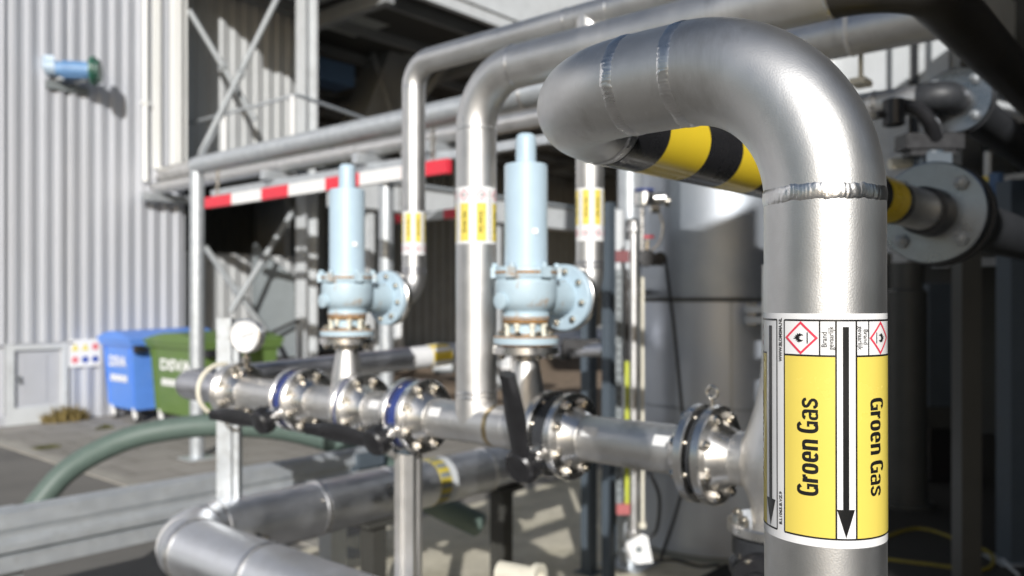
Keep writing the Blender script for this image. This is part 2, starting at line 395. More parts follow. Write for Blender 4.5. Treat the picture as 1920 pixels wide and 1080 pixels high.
sheet('shade_floor', 'darkfloor', [(4.2,-9),(11.5,-9),(11.5,2.35),(4.2,2.35)], .014)  # dark sheet laid where the slab only falls in shade
sheet('gravel_bed', 'gravel', [(6.9,6.2),(30,6.2),(30,26),(6.9,26)], .004)
mb = MB(); mb.box(3.30,3.45,4.2,12.1,-1.75,-1.637); tag(mb.build('kerb', 'kerb'), kind='structure')

# ---- silver clad hall on the left
VW = 12.1
hall = thing('industrial_hall', W(2.5, VW, -EYE), 'tall hall clad in vertical silver ribbed sheeting behind the two bins', 'building')
def ribbed(mb, a, b, z0, z1, nrm, pitch=.19, depth=.032, top=.34, ph=0.0, slope=.12, mat=0):
    d = b-a; L = d.length; d.normalize(); pr = []; x = -ph
    while x < L:
        for q, e in ((0,0),(1-top-2*slope,0),(1-top-slope,1),(1-slope,1)):
            xx = x+q*pitch
            if 0 <= xx <= L: pr.append((xx, e))
        x += pitch
    vs = []; fs = []
    for xx, e in pr:
        q = a + d*xx + nrm*(e*depth)
        vs += [Vector((q.x,q.y,z0+EYE)), Vector((q.x,q.y,z1+EYE))]
    for i in range(len(pr)-1): fs.append((2*i,2*i+2,2*i+3,2*i+1))
    mb.add(vs, fs, mat)
u_corner = on_v(347, VW)[0]
mb = MB()
du0, du1 = on_v(8, VW)[0], on_v(124, VW)[0]
ribbed(mb, W(-9, VW, 0), W(du0, VW, 0), -EYE, 8.2, -V)
ribbed(mb, W(du1, VW, 0), W(u_corner, VW, 0), -EYE, 8.2, -V, ph=.05)
ribbed(mb, W(du0, VW, 0), W(du1, VW, 0), -.57, 8.2, -V, ph=.02)
mb.box(-9, u_corner, VW+.01, VW+10, -EYE, 8.2)
mb.build('ribbed_wall', 'wall', hall)
mb = MB(); mb.box(-9, du0, VW-.05, VW-.04, -EYE, -1.53); mb.box(-9, du1+.08, VW-.055, VW-.045, -.60, -.575)
mb.build('plinth_flashing', 'wall', hall)
# hatch door
mb = MB(); mb.box(du0, du0+.10, VW-.06, VW+.005, -EYE, -.575); mb.box(du1-.07, du1, VW-.06, VW+.005, -EYE, -.575)
mb.box(du0+.10, du1-.07, VW-.06, VW+.005, -.66, -.60); mb.box(du0+.10, du1-.07, VW-.06, VW+.005, -EYE, -1.42)
fr = mb.build('door_frame', 'ltgrey', hall)
mb = MB(); mb.box(du0+.10, du1-.07, VW-.012, VW+.004, -1.42, -.66); mb.box(du0+.2, du1-.25, VW-.02, VW-.012, -1.36, -.74)
dr = mb.build('hatch_door', 'door', hall)
mb = MB(); mb.cyl(W(du0+.16, VW-.05, -1.02), W(du0+.16, VW-.012, -1.02), .022, 14); mb.bar(W(du0+.16, VW-.055, -1.02), W(du0+.16, VW-.055, -1.10), .02, .02)
mb.build('door_handle', 'boltgrey', dr)
# white corner trims (upright)
mb = MB()
for px, w, pr in ((296,.085,.09),(333,.105,.11)):
    u0 = on_v(px, VW-.1)[0]
    mb.box(u0-w*.6, u0+w*.6, VW-pr, VW-.002, on_v(px,VW)[1]*(HY-318)/F, 8.2)
mb.box(u_corner-.03, u_corner+.01, VW-.045, VW+.3, 1.9, 8.2)
mb.build('corner_trim', 'trim', hall)
mb = MB()
u0 = on_v(268, VW)[0]; mb.tube([W(u0, VW-.08, 8.2), W(u0, VW-.08, 1.75)], .035, 16)
for z in (2.9, 5.2): mb.box(u0-.05, u0+.05, VW-.12, VW-.002, z-.02, z+.02)
mb.build('drain_pipe', 'trim', hall)

# ---- mixer motor on the wall
c = on_v(128, VW); um = c[0]; zm = (HY-140)*c[1]/F
mot = thing('mixer_motor', W(um, VW-.03, zm), 'pale blue motor with a dark green bolted end on the silver wall', 'motor')
vm = VW-.40
ma = (U*.80 - V*.60).normalized(); mc = W(um, vm, zm)
mb = MB(); mb.lathe([(-.34,.06),(-.32,.12),(-.02,.135),(.18,.135),(.19,.10)], mc, ma, 28)
for k in range(12):
    a = 2*PI*k/12; a_, e1, e2 = frame(ma); e = math.cos(a)*e1+math.sin(a)*e2; mb.hexa(mc-ma*.05+e*.137, ma*.18, a_.cross(e)*.006, e*.012)
mb.build('motor_body', 'mblue', mot)
mb = MB(); mb.disc(mc-ma*.40+Z*.02, ma, .0, .13, .16); mb.hexa(mc-ma*.46+Z*.11, ma*.07, V*.06, Z*.10); mb.build('gear_housing', 'mlblue', mot)
mb = MB(); mb.disc(mc+ma*.24, ma, .0, .235, .07); mb.disc(mc+ma*.30, ma, .0, .19, .06)
ef = mb.build('end_flange', 'mgreen', mot); bolts(ef, mc+ma*.24, ma, .20, 10, .07, .016, mat='boltgrey')
for dx in (-.25, .1):
    mb = MB(); q = mc+ma*dx-Z*.14; mb.bar(q, Vector((q.x, VW+.005, q.z)), .08, .05); mb.build('wall_bracket', 'ltgrey', mot)
mb = MB(); q = mc-Z*.24; mb.bar(Vector((q.x-.38, VW-.06, q.z)), Vector((q.x+.3, VW-.06, q.z)), .03, .12); mb.build('wall_rail', 'grey', mot)

mot.scale = (.82,.82,.82)
# ---- safety sign on the wall
s0, s1 = on_v(126, VW)[0], on_v(187, VW)[0]; dS = on_v(156, VW)[1]
zt, zb = (HY-636)*dS/F, (HY-687)*dS/F
sg = thing('safety_sign', W((s0+s1)/2, VW-.05, zb), 'white safety board with two rows of warning pictograms on the silver wall', 'sign')
mb = MB(); mb.box(s0, s1, VW-.055, VW-.045, zb, zt); mb.build('sign_board', 'white', sg)
for i in range(6):
    cx_ = s0 + (s1-s0)*(.19+.31*(i % 3)); cz = zt - (zt-zb)*(.28 if i < 3 else .74); r = (zt-zb)*.125
    o = W(cx_, VW-.0555, cz)
    mb = MB()
    if i in (0, 1): mb.prism([(-r*1.1,-r),(r*1.1,-r),(0,r*1.1)], o, U, Z, V*-.002); nm, mt = 'warning_triangle', 'signyel'
    elif i in (2, 3): mb.disc(o, V, r*.66, r, .003); mb.prism([(-r*.6,-r*.75),(-r*.45,-r*.85),(r*.6,r*.75),(r*.45,r*.85)], o, U, Z, V*-.002); nm, mt = 'prohibition_mark', 'signred'
    else: mb.disc(o, V, 0, r, .003); nm, mt = 'instruction_mark', 'signblue'
    mb.build(nm, mt, sg)

# ---- plants at the wall foot
def weeds(name, px, d0, wide, hh, n, mat, label, group=None):
    b = P(px, HY+EYE*F/d0, d0); mb = MB()
    for i in range(n):
        a = random.uniform(0, 2*PI); r = random.random()**.7*wide; q = b + Vector((math.cos(a)*r, math.sin(a)*r*.5, 0))
        h = hh*random.uniform(.35,1)*(1-.5*r/wide); ln = Vector((random.uniform(-.5,.5), random.uniform(-.5,.5), 1))*h
        sd = Vector((random.uniform(-1,1), random.uniform(-1,1), 0)).normalized()*random.uniform(.006,.014)
        mb.add([q-sd, q+sd, q+ln*.6+sd*.8, q+ln, q+ln*.6-sd*.8], [(0,1,2,3,4)])
    return tag(mb.build(name, mat, base=b), label, 'plant', group)
weeds('weed', 124, 11.25, .30, .30, 420, 'weed', 'dry brown weed clump growing at the wall foot under the safety board')
weeds('weed', 45, 11.0, .14, .07, 130, 'moss', 'low mossy tuft at the foot of the silver wall below the hatch')
weeds('weed', 87, 9.2, .16, .06, 220, 'moss', 'flat green weed tuft in the kerb joint beside the paving')
weeds('weed', 196, 10.6, .12, .08, 120, 'moss', 'small green tuft on the paving before the blue bin')

# ---- canopy bay to the right of the hall
bay = thing('canopy_bay', W(9, 11, -EYE), 'open loading bay under a dark steel canopy beside the silver hall', 'building')
mb = MB(); ribbed(mb, W(u_corner, 13.0, 0), W(8.95, 13.0, 0), 2.02, 5.4, -V, ph=.1, pitch=.22, top=.35); mb.box(u_corner, 8.95, 13.01, 13.2, 2.02, 5.4)
mb.build('ribbed_wall', 'wallback', bay)
mb = MB(); ribbed(mb, W(u_corner, 13.0, 0), W(8.95, 13.0, 0), -.55, .80, -V, ph=.1, pitch=.22, top=.35); mb.box(u_corner, 8.95, 13.01, 13.2, -EYE, .80)
mb.build('ribbed_wall', 'wallback', bay)
mb = MB(); ribbed(mb, W(u_corner, 14.2, 0), W(8.95, 14.2, 0), .5, 2.3, -V, pitch=.22); mb.box(u_corner, 8.95, 13.2, 14.3, 2.025, 2.1); mb.build('shade_recess', 'walldark', bay)  # dark recess put in to stand for the shadow on this wall
mb = MB(); mb.box(u_corner, 8.95, 12.9, 13.0, -EYE, -.55); mb.build('plinth', 'ltgrey', bay)
mb = MB(); ribbed(mb, W(8.95, 22, 0), W(30, 22, 0), -EYE, 5.4, -V, pitch=.42, depth=.09); mb.box(8.95,30,22.01,22.2,-EYE,5.4); mb.box(8.85,8.95,13.2,22.01,-EYE,5.4); mb.box(29.9,30.05,10.6,22,-EYE,5.4)
mb.build('rear_wall', 'wallrear', bay)
mb = MB()
mb.box(u_corner-.0, 30, 10.52, 22.2, 5.4, 5.52)
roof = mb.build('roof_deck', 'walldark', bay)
mb = MB()
for k in range(7): mb.box(u_corner, 30, 11.2+1.6*k, 11.3+1.6*k, 5.2, 5.4)
for k in range(6): mb.box(9.0+4*k, 9.18+4*k, 10.52, 22, 4.95, 5.2)
mb.build('roof_purlins', 'wallrear', roof)
for k, (a, b) in enumerate(((8.1,11.6),(9.7,12.4),(9.9,15.2),(12.2,13.6),(13.4,15.6))):
    mb = MB(); mb.box(a, a+1.0, b, b+1.1, 5.385, 5.395); mb.build('roof_light', 'rooflight', roof)
mb = MB(); mb.box(u_corner, 30, 10.40, 10.52, 5.18, 8.2); mb.box(u_corner, 30, 10.35, 10.40, 5.4, 5.46); mb.build('roof_fascia', 'ltgrey', bay)
def hcol(mb, u, v, z0, z1, s=.30):
    t = .03; mb.box(u-s/2, u-s/2+t, v-s/2, v+s/2, z0, z1); mb.box(u+s/2-t, u+s/2, v-s/2, v+s/2, z0, z1); mb.box(u-s/2+t, u+s/2-t, v-.012, v+.012, z0, z1)
uc, dc = on_v(575, 11.0)
mb = MB(); hcol(mb, uc, 11.0, -EYE, 4.95, .24); mb.box(uc-.2, uc+.2, 10.8, 11.2, -EYE, -1.62); mb.build('column', 'ltgrey', bay)
for q in ((355,20,12.7, 478,225,13.0),(522,-8,12.9, 376,288,12.5),(384,462,12.5, 500,625,12.9),(552,392,13.0, 432,585,12.6)):
    a, b = P(*q[:3]), P(*q[3:]); mb = MB(); mb.tube([a, b], .045, 14); mb.cyl(a+(b-a)*.5-U*.03, a+(b-a)*.5+U*.03, .085, 16); mb.build('cross_brace', 'brace', bay)
# platform and railing
plat = thing('walkway_platform', W(8, 11.5, 1.9), 'raised steel walkway with white railing above the loading bay', 'platform')
A = P(350,236,13.4); B = P(556,178,11.5); Cc = P(790,222,14.6)
def drop(p, z): return Vector((p.x, p.y, z+EYE))
zr = B.z-EYE; zf = zr-.78
mb = MB(); mb.tube([drop(A,zr), drop(B,zr), drop(Cc,zr)], .028, 12); mb.build('hand_rail', 'galv', plat)
for p in (A*.62+B*.38, B*.97+A*.03, B*.5+Cc*.5, Cc):
    mb = MB(); mb.tube([drop(p,zf-.1), drop(p,zr)], .032 if p is not Cc else .03, 12); mb.build('rail_post', 'white', plat)
mb = MB(); mb.box(u_corner+.02, uc-.16, B.y, 12.95, zf-.06, zf); mb.box(uc-.16, Cc.x+.3, 12.2, 13.6, zf-.06, zf)
mb.bar(drop(A,zf-.08), drop(B,zf-.08), .06, .16); mb.bar(drop(B,zf-.08), drop(Cc,zf-.08), .06, .16); mb.build('deck', 'grey', plat)
mb = MB(); mb.bar(P(372,300,12.4), P(404,240,12.6), .05, .07); mb.build('stair_stringer', 'galv', plat)
# hopper panel in the lower bay
hp = thing('chute', P(530,690,13.2), 'grey-green sheet metal chute standing in the lower loading bay', 'chute')
mb = MB(); a = P(480,475,13.4); ex = (P(556,475,13.2)-a); ey = Z
h = 1.65
mb.prism([(0,-h),(.98,-h),(.95,-.38),(.22,.02),(.02,.16),(0,.05)], a, ex, ey, V*.12)
mb.build('panel', 'grey', hp); mb = MB(); mb.bar(P(476,640,13.1), P(560,600,13.0), .05, .05); mb.bar(P(520,640,13.1), P(545,690,13.0), .05, .05); mb.build('strut', 'black', hp)
# big inclined duct deep in the bay
dk = thing('inclined_duct', P(690,300,19), 'dark inclined conveyor duct deep inside the loading bay', 'conveyor')
mb = MB(); mb.bar(P(655,330,18.5), P(760,60,18.5), .9, .8, 0, V); mb.build('duct_body', 'wallrear', dk)
mb = MB(); mb.bar(P(700,300,18.0), P(840,120,18.0), .12, .12); mb.bar(P(760,300,18), P(700,100,18), .1, .1); mb.build('duct_frame', 'wallrear', dk)
mb = MB(); mb.hexa(P(615,140,17), U*.45, V*.3, Z*.22); tag(mb.build('blue_hood', 'steelblue', dk))
# fascia duct at mid height
fd = thing('cable_duct', W(12, 10, 1.5), 'long grey box duct crossing behind the safety valves', 'duct')
a0, a1 = on_v(640,10)[0], on_v(1230,10)[0]
mb = MB(); mb.box(a0, a1, 10, 10.35, 1.42, 1.85); mb.build('duct_body', 'ltgrey', fd)
mb = MB(); mb.box(a0-.02, a1, 9.93, 10.4, 1.851, 1.90); mb.build('duct_cover', 'galv', fd)
for k in range(3):
    mb = MB(); uu = a0+.6+3.0*k; mb.box(uu, uu+.12, 10.1, 10.22, -EYE, 1.42); mb.build('duct_leg', 'ltgrey', fd)

# ---- things standing at the far side of the bay, low and sunlit
far = [(705,648,19,.5,.9,'ltgrey'),(733,640,20,.55,1.1,'white'),(832,655,18.5,.45,.6,'grey'),(938,660,19,.5,.7,'white')]
names = ['pale grey cabinet farthest left below the dark rear wall','white cabinet with a dark door below the dark rear wall','low grey cabinet seen just left of the middle upright pipe','small white cabinet seen between the middle pipe and the larger safety valve']
for (px,py,d,w,h_,mt), lb in zip(far, names):
    b = P(px, HY+EYE*F/d, d); t = thing('control_cabinet', b, lb, 'cabinet', 'cabinets in the back of the loading bay')
    mb = MB(); mb.hexa(b+Z*(h_/2+.08), RGT*w/2, FWD*.2, Z*h_/2); mb.build('cabinet_body', mt, t)
    mb = MB(); mb.hexa(b+Z*(h_/2+.08)-FWD*.206, RGT*w*.42, FWD*.008, Z*h_*.42); mb.build('cabinet_door', 'ltgrey', t)
    mb = MB(); mb.hexa(b+Z*.04, RGT*w*.45, FWD*.18, Z*.04); mb.build('plinth', 'black', t)

# ---- two waste containers
def bin_(name, corner, lv, lu, hb, mt, label, text=True):
    t = thing(name, Vector((corner.x, corner.y, 0)), label, 'bin', 'wheeled bins by the silver hall')
    x, y = corner.x, corner.y; z0 = .17-EYE; zt = hb-EYE; tp = .07
    mb = MB()
    bot = [W(x+tp,y+tp,z0), W(x+lu-tp,y+tp,z0), W(x+lu-tp,y+lv-tp,z0), W(x+tp,y+lv-tp,z0)]
    top = [W(x,y,zt), W(x+lu,y,zt), W(x+lu,y+lv,zt), W(x,y+lv,zt)]
    mb.add(bot+top, [(3,2,1,0),(4,5,6,7),(0,1,5,4),(1,2,6,5),(2,3,7,6),(3,0,4,7)])
    mb.box(x-.035, x+lu+.03, y-.035, y+lv+.03, zt-.06, zt)
    for k in range(3):   # moulded ribs on the long side
        yy = x+lu*(.25+.25*k); mb.box(yy-.03, yy+.03, y-.0, y+.03, zt-.25, zt-.06)
    for yy in (y+.09, y+lv*.5, y+lv-.09): mb.bar(W(x+tp-.004, yy, z0+.04), W(x+.002, yy, zt-.09), .035, .03, 0, V) if abs(yy-y-lv*.5) > .01 else None
    mb.build('bin_body', mt, t)
    mb = MB(); n = 8; vs = []; fs = []
    for i in range(n+1):
        a = i/n; yy = y-.05+(lv+.1)*a; zz = zt+.003+.15*math.sin(PI*min(1, a*.80+.10))
        vs += [W(x-.06,yy,zz-.02), W(x+lu+.05,yy,zz+.01), W(x-.06,yy,zt+.002), W(x+lu+.05,yy,zt+.002)]
    for i in range(n):
        o = 4*i; fs += [(o,o+1,o+5,o+4),(o,o+4,o+6,o+2),(o+1,o+3,o+7,o+5)]
    fs += [(0,2,3,1),(4*n,4*n+1,4*n+3,4*n+2)]
    mb.add(vs, fs); mb.build('bin_lid', mt, t)
    mb = MB(); mb.tube([W(x+.02,y-.05,zt-.10), W(x+.02,y-.10,zt-.12), W(x+.18,y-.10,zt-.12), W(x+.18,y-.05,zt-.10)], .022, 10)
    mb.hexa(W(x+.06,y-.05,zt-.10), U*.06, V*.03, Z*.05); mb.build('lift_lug', 'black', t)
    for du, dv in ((.12,.12),(lu-.15,.12),(.12,lv-.15),(lu-.15,lv-.15)):
        q = W(x+du, y+dv, -EYE+.085)
        mb = MB(); mb.disc(q, U, 0, .085, .05, 24); wh = mb.build('wheel', 'rubber', t)
        mb = MB(); mb.disc(q, U, 0, .05, .056, 20); mb.bar(q+Z*.0-U*.035, q+Z*.12-U*.035, .03, .05); mb.build('wheel_fork', 'white', wh)
    # lettering on the face towards the camera
    ex = -V
    def put(bm, cy, cz):
        mb = MB(); bm.verts.index_update()
        fall = tp/(hb-.17)
        o = W(x-.006, cy, cz-EYE) + U*(hb-cz)*fall
        mb.add([o + ex*v.co.x + Z*v.co.y for v in bm.verts], [[v.index for v in f.verts] for f in bm.faces]); bm.free()
        mb.build('lettering', 'white', t)
    put(fit2d(glyphs('DSVA', .035), lv*.56, .15), y+lv*.52, hb*.74)
    bm = bmesh.new()
    for k in range(7): 
        a = -.5+k/7; bm.faces.new([bm.verts.new((q[0]*lv*.56, q[1], 0)) for q in ((a,-.045),(a+.115,-.045),(a+.115,.045),(a,.045))])
    put(bm, y+lv*.52, hb*.53)
    return t
q = P(248, 795, 11.0); bin_('waste_container', q, .92, 1.15, 1.10, 'binblue', 'blue wheeled waste container with white lettering beside the ribbed wall')
q = P(382, 814, 10.1); bin_('waste_container', q, 1.42, 1.05, 1.10, 'bingreen', 'green wheeled waste container with white lettering behind the galvanised post')

# ---- goal frame with round galvanised tube
gu, gv, gz = 4.37, 8.1, 1.40
v2 = on_u(1180, gu)[0]
gf = thing('portal_frame', W(gu, gv, -EYE), 'galvanised tube portal frame standing on the paving beside the green bin', 'frame')
mb = MB(); mb.tube([W(gu,gv,-EYE+.02), W(gu,gv,gz)], .073, 32); mb.build('frame_post', 'galv', gf)
mb = MB(); mb.tube([W(gu,v2,-EYE+.02), W(gu,v2,gz)], .073, 32); mb.build('frame_post', 'galv', gf)
mb = MB(); mb.tube([W(gu,gv+.02,gz), W(gu,v2-.15,gz+.02)], .088, 32); mb.build('top_tube', 'galv', gf)
vr = on_u(985, gu)[0]; weld(gf, W(gu,vr,gz+.013), V, .088, .03, .006, False, 'polish')
for vv in (gv, v2):
    mb = MB(); mb.box(gu-.14, gu+.14, vv-.14, vv+.14, -EYE, -EYE+.02); mb.build('base_plate', 'galv', gf)
# height bar
hz0 = on_u(388, gu)[0]; hz1 = on_u(842, gu)[0]
d0 = on_u(388,gu)[1]; d1 = on_u(842,gu)[1]
a = W(gu, hz0, (HY-381)*d0/F); b = W(gu, hz1, (HY-311)*d1/F)
hb = thing('height_bar', (a+b)/2, 'red and white striped height limit bar hanging on chains behind the safety valves', 'barrier')
stops = [388,438,494,545,614,678,758,800,842]; cols = ['red','white','red','white','red','white','red','red']
def onbar(px):
    v = on_u(px, gu)[0]; return a + (b-a)*((v-a.y)/(b.y-a.y))
for i in range(8):
    if i == 7: continue
    e = stops[i+1] if i < 6 else 842
    mb = MB(); mb.bar(onbar(stops[i]), onbar(e), .05, .108, 0); mb.build('red_band' if cols[i] == 'red' else 'white_band', cols[i], hb)
for px in (408, 812):
    p = onbar(px); top = W(gu, p.y, gz-.08); k = max(3, int((top-p).length/.05)); mb = MB()
    for i in range(k):
        q = p + Z*.05 + (top-p-Z*.05)*((i+.5)/k); e = U if i % 2 else V
        mb.tube([q+e*math.cos(t*PI/6)*.015+Z*math.sin(t*PI/6)*.032 for t in range(12)], .006, 6, False, 0, True)
    mb.build('chain', 'bolt', hb)
# second height bar, farther away
a2, b2 = P(745,411,11.5), P(862,399,9.6)
hb2 = thing('height_bar', (a2+b2)/2, 'shaded red-ended height bar in the dark behind the slimmer upright pipe', 'barrier')
for s0_, s1_, mt in ((0,.12,'red'),(.12,.8,'ltgrey'),(.8,1,'red')):
    mb = MB(); mb.bar(a2+(b2-a2)*s0_, a2+(b2-a2)*s1_, .05, .11); mb.build('red_band' if mt == 'red' else 'grey_band', mt, hb2)
for s_ in (.06,.94):
    p = a2+(b2-a2)*s_; mb = MB(); mb.tube([p, p+Z*.75], .008, 6); mb.build('hanger', 'bolt', hb2)

# ---- background pipe rack
ru = 6.0
rk = thing('pipe_rack', W(ru, 10, -EYE), 'pair of background pipes on a steel rack running to the silver hall', 'pipe rack')
ve = on_u(1150, ru)[0]
mb = MB(); mb.tube([W(ru,VW-.02,1.88), W(ru,ve,1.88)], .13, 28); mb.build('pipe', 'steel2', rk)
mb = MB(); mb.tube([W(ru-.15,VW-.02,1.66), W(ru-.15,ve,1.66)], .085, 24); mb.build('pipe', 'steel2', rk)
for px in (318, 548, 722, 850):
    vv = on_u(px, ru)[0]; mb = MB(); mb.box(ru-.42, ru+.35, vv-.05, vv+.05, 1.46, 1.57); mb.tube([W(ru-.15,vv,1.57), W(ru-.15,vv,1.62)], .03, 8); mb.build('cross_arm', 'galv', rk)
vv = on_u(724, ru)[0]; mb = MB(); mb.tube([W(ru,vv,-EYE), W(ru,vv,1.46)], .082, 24); mb.build('rack_post', 'galv', rk)
mb = MB(); mb.box(ru-.3, ru-.22, on_u(725,ru)[0]-2.5, on_u(725,ru)[0]+3.2, 1.38, 1.46); mb.build('edge_beam', 'galv', rk)
for px in (405, 498, 640, 770):
    vv = on_u(px, ru)[0]; mb = MB(); mb.tube([W(ru-.15,vv,1.7), W(ru-.1,vv,1.86)], .022, 8); mb.build('pipe_clamp', 'bolt', rk)

# ================================================================== FOREGROUND GAS PIPE
R0 = .052  # whole pipe assembly scaled down about the camera, baked into these sizes and depths
ztop = .228
dF = .746
mu, mv_ = P(1544, 400, dF).x, P(1544, 400, dF).y
lean = P(1551.5, 1200, dF)
vfar = .6115
gp = thing('gas_pipe', W(mu, mv_, -EYE), 'thick satin steel gas pipe in front with large yellow label and swan neck bend', 'pipe')
u_end = on_v(1748, vfar)[0]
ER = .1356
zend = ztop+.012
cs = [Vector((lean.x, lean.y, 0)), W(mu, mv_, ztop), W(mu, vfar, ztop), W(u_end-.02, vfar, zend)]
path = fillet(cs, ER, 28)
mb = MB(); mb.tube(path, R0, 96); mb.build('pipe_body', 'steel', gp)
weld(gp, W(mu, mv_, ztop-ER), Z, R0, .0150, .0013, seed=1)
weld(gp, W(mu, mv_+ER, ztop), V, R0, .0155, .0011, seed=2)
weld(gp, W(mu, vfar-ER, ztop), V, R0, .0155, .0011, seed=3)
weld(gp, W(mu+ER, vfar, ztop), U, R0, .011, .0014, seed=4)
# hazard stripes on the far leg
def leg(px):
    u = on_v(px, vfar)[0]; return W(u, vfar, ztop+(zend-ztop)*(u-mu)/(u_end-mu))
edges = [1138,1195,1272,1335,1392,1445,1495,1545,1590,1630,1664,1673]; col = ['tapeblack','yellow']
for i in range(len(edges)-1):
    mb = MB(); a_, b_ = leg(edges[i]), leg(edges[i+1]); mb.lathe([(0,R0+.0008),((b_-a_).length,R0+.0008)], a_, b_-a_, 64)
    mb.build('hazard_band', col[i % 2], gp)
mb = MB(); a_, b_ = leg(1727), leg(1744); mb.lathe([(0,R0+.001),(.008,R0+.012),((b_-a_).length,R0+.014)], a_, b_-a_, 64); mb.build('neck_collar', 'rubber', gp)
# flange at the end
fc = W(u_end, vfar, zend)
mb = MB(); mb.disc(fc, U, 0, .140, .034, 96, bev=.004); fl = mb.build('flange', 'flangegrey', gp)
bolts(fl, fc, U, .106, 4, .038, .0205, .5, 'boltgrey')
mb = MB(); mb.disc(fc+U*.038, U, 0, .136, .03, 64); mb.disc(fc+U*.07, U, 0, .145, .028, 64); mb.build('backing_flange', 'rubber', gp)
mb = MB(); mb.tube([fc+U*.07, fc+U*1.5], .08, 40); mb.build('continuing_pipe', 'rubber', gp)
# the big printed label
zl = lambda y: (HY-y)*(dF-R0)/F
ax_t, ax_b = W(mu, mv_, ztop), Vector((lean.x, lean.y, 0))
sl = (ax_t-ax_b)/(ax_t.z-ax_b.z); cpt = ax_b + sl*(zl(800)+EYE); sl.z = 0
mb = MB(); w = Wrap(cpt, R0, mb, 0, sl)
D = lambda a: math.radians(a*.955+1.1)          # arc position of the print, degrees from the front
w.rect(D(-128), D(128), zl(1029), zl(588), .0003, 0)
def zline(a, y0, y1, t=.9): w.rect(D(a-t/2), D(a+t/2), zl(y1), zl(y0), .0006, 2)
def hline(a0, a1, y, t=3.4): w.rect(D(a0), D(a1), zl(y+t/2), zl(y-t/2), .0006, 2)
YT, YM, YB = 601, 668, 1012
for o in (-71.5, 9.7, 92):
    if o == -71.5: hline(-71.5,-50.8,YT); hline(-71.5,-50.8,YB); zline(-50.8,YT,YB,1.3)
    else: zline(o,YT,YB,1.7); zline(o+19.5,YT,YB,1.7); hline(o,o+19.5,YT); hline(o,o+19.5,YB)
    ac = o+9.2 if o > -50 else -62
    w.rect(D(ac-2.9), D(ac+2.9), zl(957), zl(613), .0006, 3)
    w.poly([(-.0074,.0108),(.0074,.0108),(0,-.0132)], D(ac), zl(980), .0006, 3)
for a0, a1, rot, tc_ in ((-40.8, 9.7, R90, -16.6), (29.2, 92, -R90, 55), (-135, -71.5, -R90, -95)):
    w.rect(D(a0), D(a1), zl(YB), zl(YM), .0005, 1)
    hline(a0,a1,YT); hline(a0,a1,YM,3.6); hline(a0,a1,YB)
    if rot > 0: zline(a0,YT,YB,1.3); sp = a1-14.8; hz_c = (a0+sp)/2; bc = (sp+a1)/2
    else: sp = a0+13.8; hz_c = sp+17.5; bc = (a0+sp)/2
    zline(sp,YT,YM,1.3)
    hazard(w, D(hz_c), zl((YT+YM)/2), .0143, .0007, rot)
    w.art(fit2d(heavy('Groen Gas'), .0833, .0178), D(tc_), zl(841), .0007, 3, rot)
    sgn = 1 if rot > 0 else -1
    w.text('Brand', D(bc-3.3*sgn), zl(637 if rot > 0 else 632), .0126, .0042, .0007, 3, rot, .006)
    w.text('gevaarlijk', D(bc+3.5*sgn), zl(634), .0200, .0058, .0007, 3, rot, .006)
w.text('WWW.BLOMSMA.NL', D(-45.8), zl(640), .038, .0037, .0007, 3, R90, .03)
w.text('B.L1065.B.VZ.9', D(-45.8), zl(968), .0285, .0033, .0007, 3, R90, .03)
tag(mb.build('pipe_label', LABM, gp), 'white and yellow wrap label with black arrows and flame diamonds')
D = math.radians

# ================================================================== MANIFOLD
UM, ZM = 1.69, -.345; RM = .057
mv = lambda px: on_u(px, UM)[0]
MP = lambda v, dz=0: W(UM, v, ZM+dz)
man = thing('pipe_manifold', W(UM, mv(800), -EYE), 'long stainless pipe manifold with polished bolted flanges below the safety valves', 'pipe manifold')
vL = on_u(342, UM)[0]
end_px = 372
# runs of pipe between the flanges
vv1, vv2, vv3 = mv(566), mv(781), mv(1052)
f4, f1 = mv(676), mv(1328)
vE = mv(1464)
mb = MB()
dk_path = fillet([MP(mv(430)), MP(vL), W(UM+3.2, vL, ZM+.10)], .085, 14)
mb.tube([MP(vE), MP(mv(430))], RM, 56)
mb.build('header_pipe', 'steel2', man)
mb = MB(); mb.tube(dk_path, .058, 40); tag(mb.build('rear_pipe', 'darksteel', man), 'dull dark pipe running away behind the header')
# marker on the rear pipe
ul = on_v(800, vL)[0]; ul2 = on_v(822, vL)[0]
mb = MB(); zz = lambda u: ZM+.10*(u-UM)/3.2
p0, p1, p2 = W(ul-.14,vL,zz(ul-.14)), W(ul,vL,zz(ul)), W(ul2+.05,vL,zz(ul2+.05))
mb.lathe([(0,.0592),((p1-p0).length,.0592)], p0, p1-p0, 40, 0); mb.lathe([(0,.0592),((p2-p1).length,.0592)], p1, p2-p1, 40, 1)
for k in range(5):
    a = 2*PI*k/5; dd = (p2-p1); e = Vector((0,math.cos(a),math.sin(a)))
    mb.hexa((p1+p2)/2+e*.0585, dd*.45, Vector((0,-math.sin(a),math.cos(a)))*.012, e*.0018, 2)
mb.build('marker_band', ['labwhite','yellow','labwhite'], man)
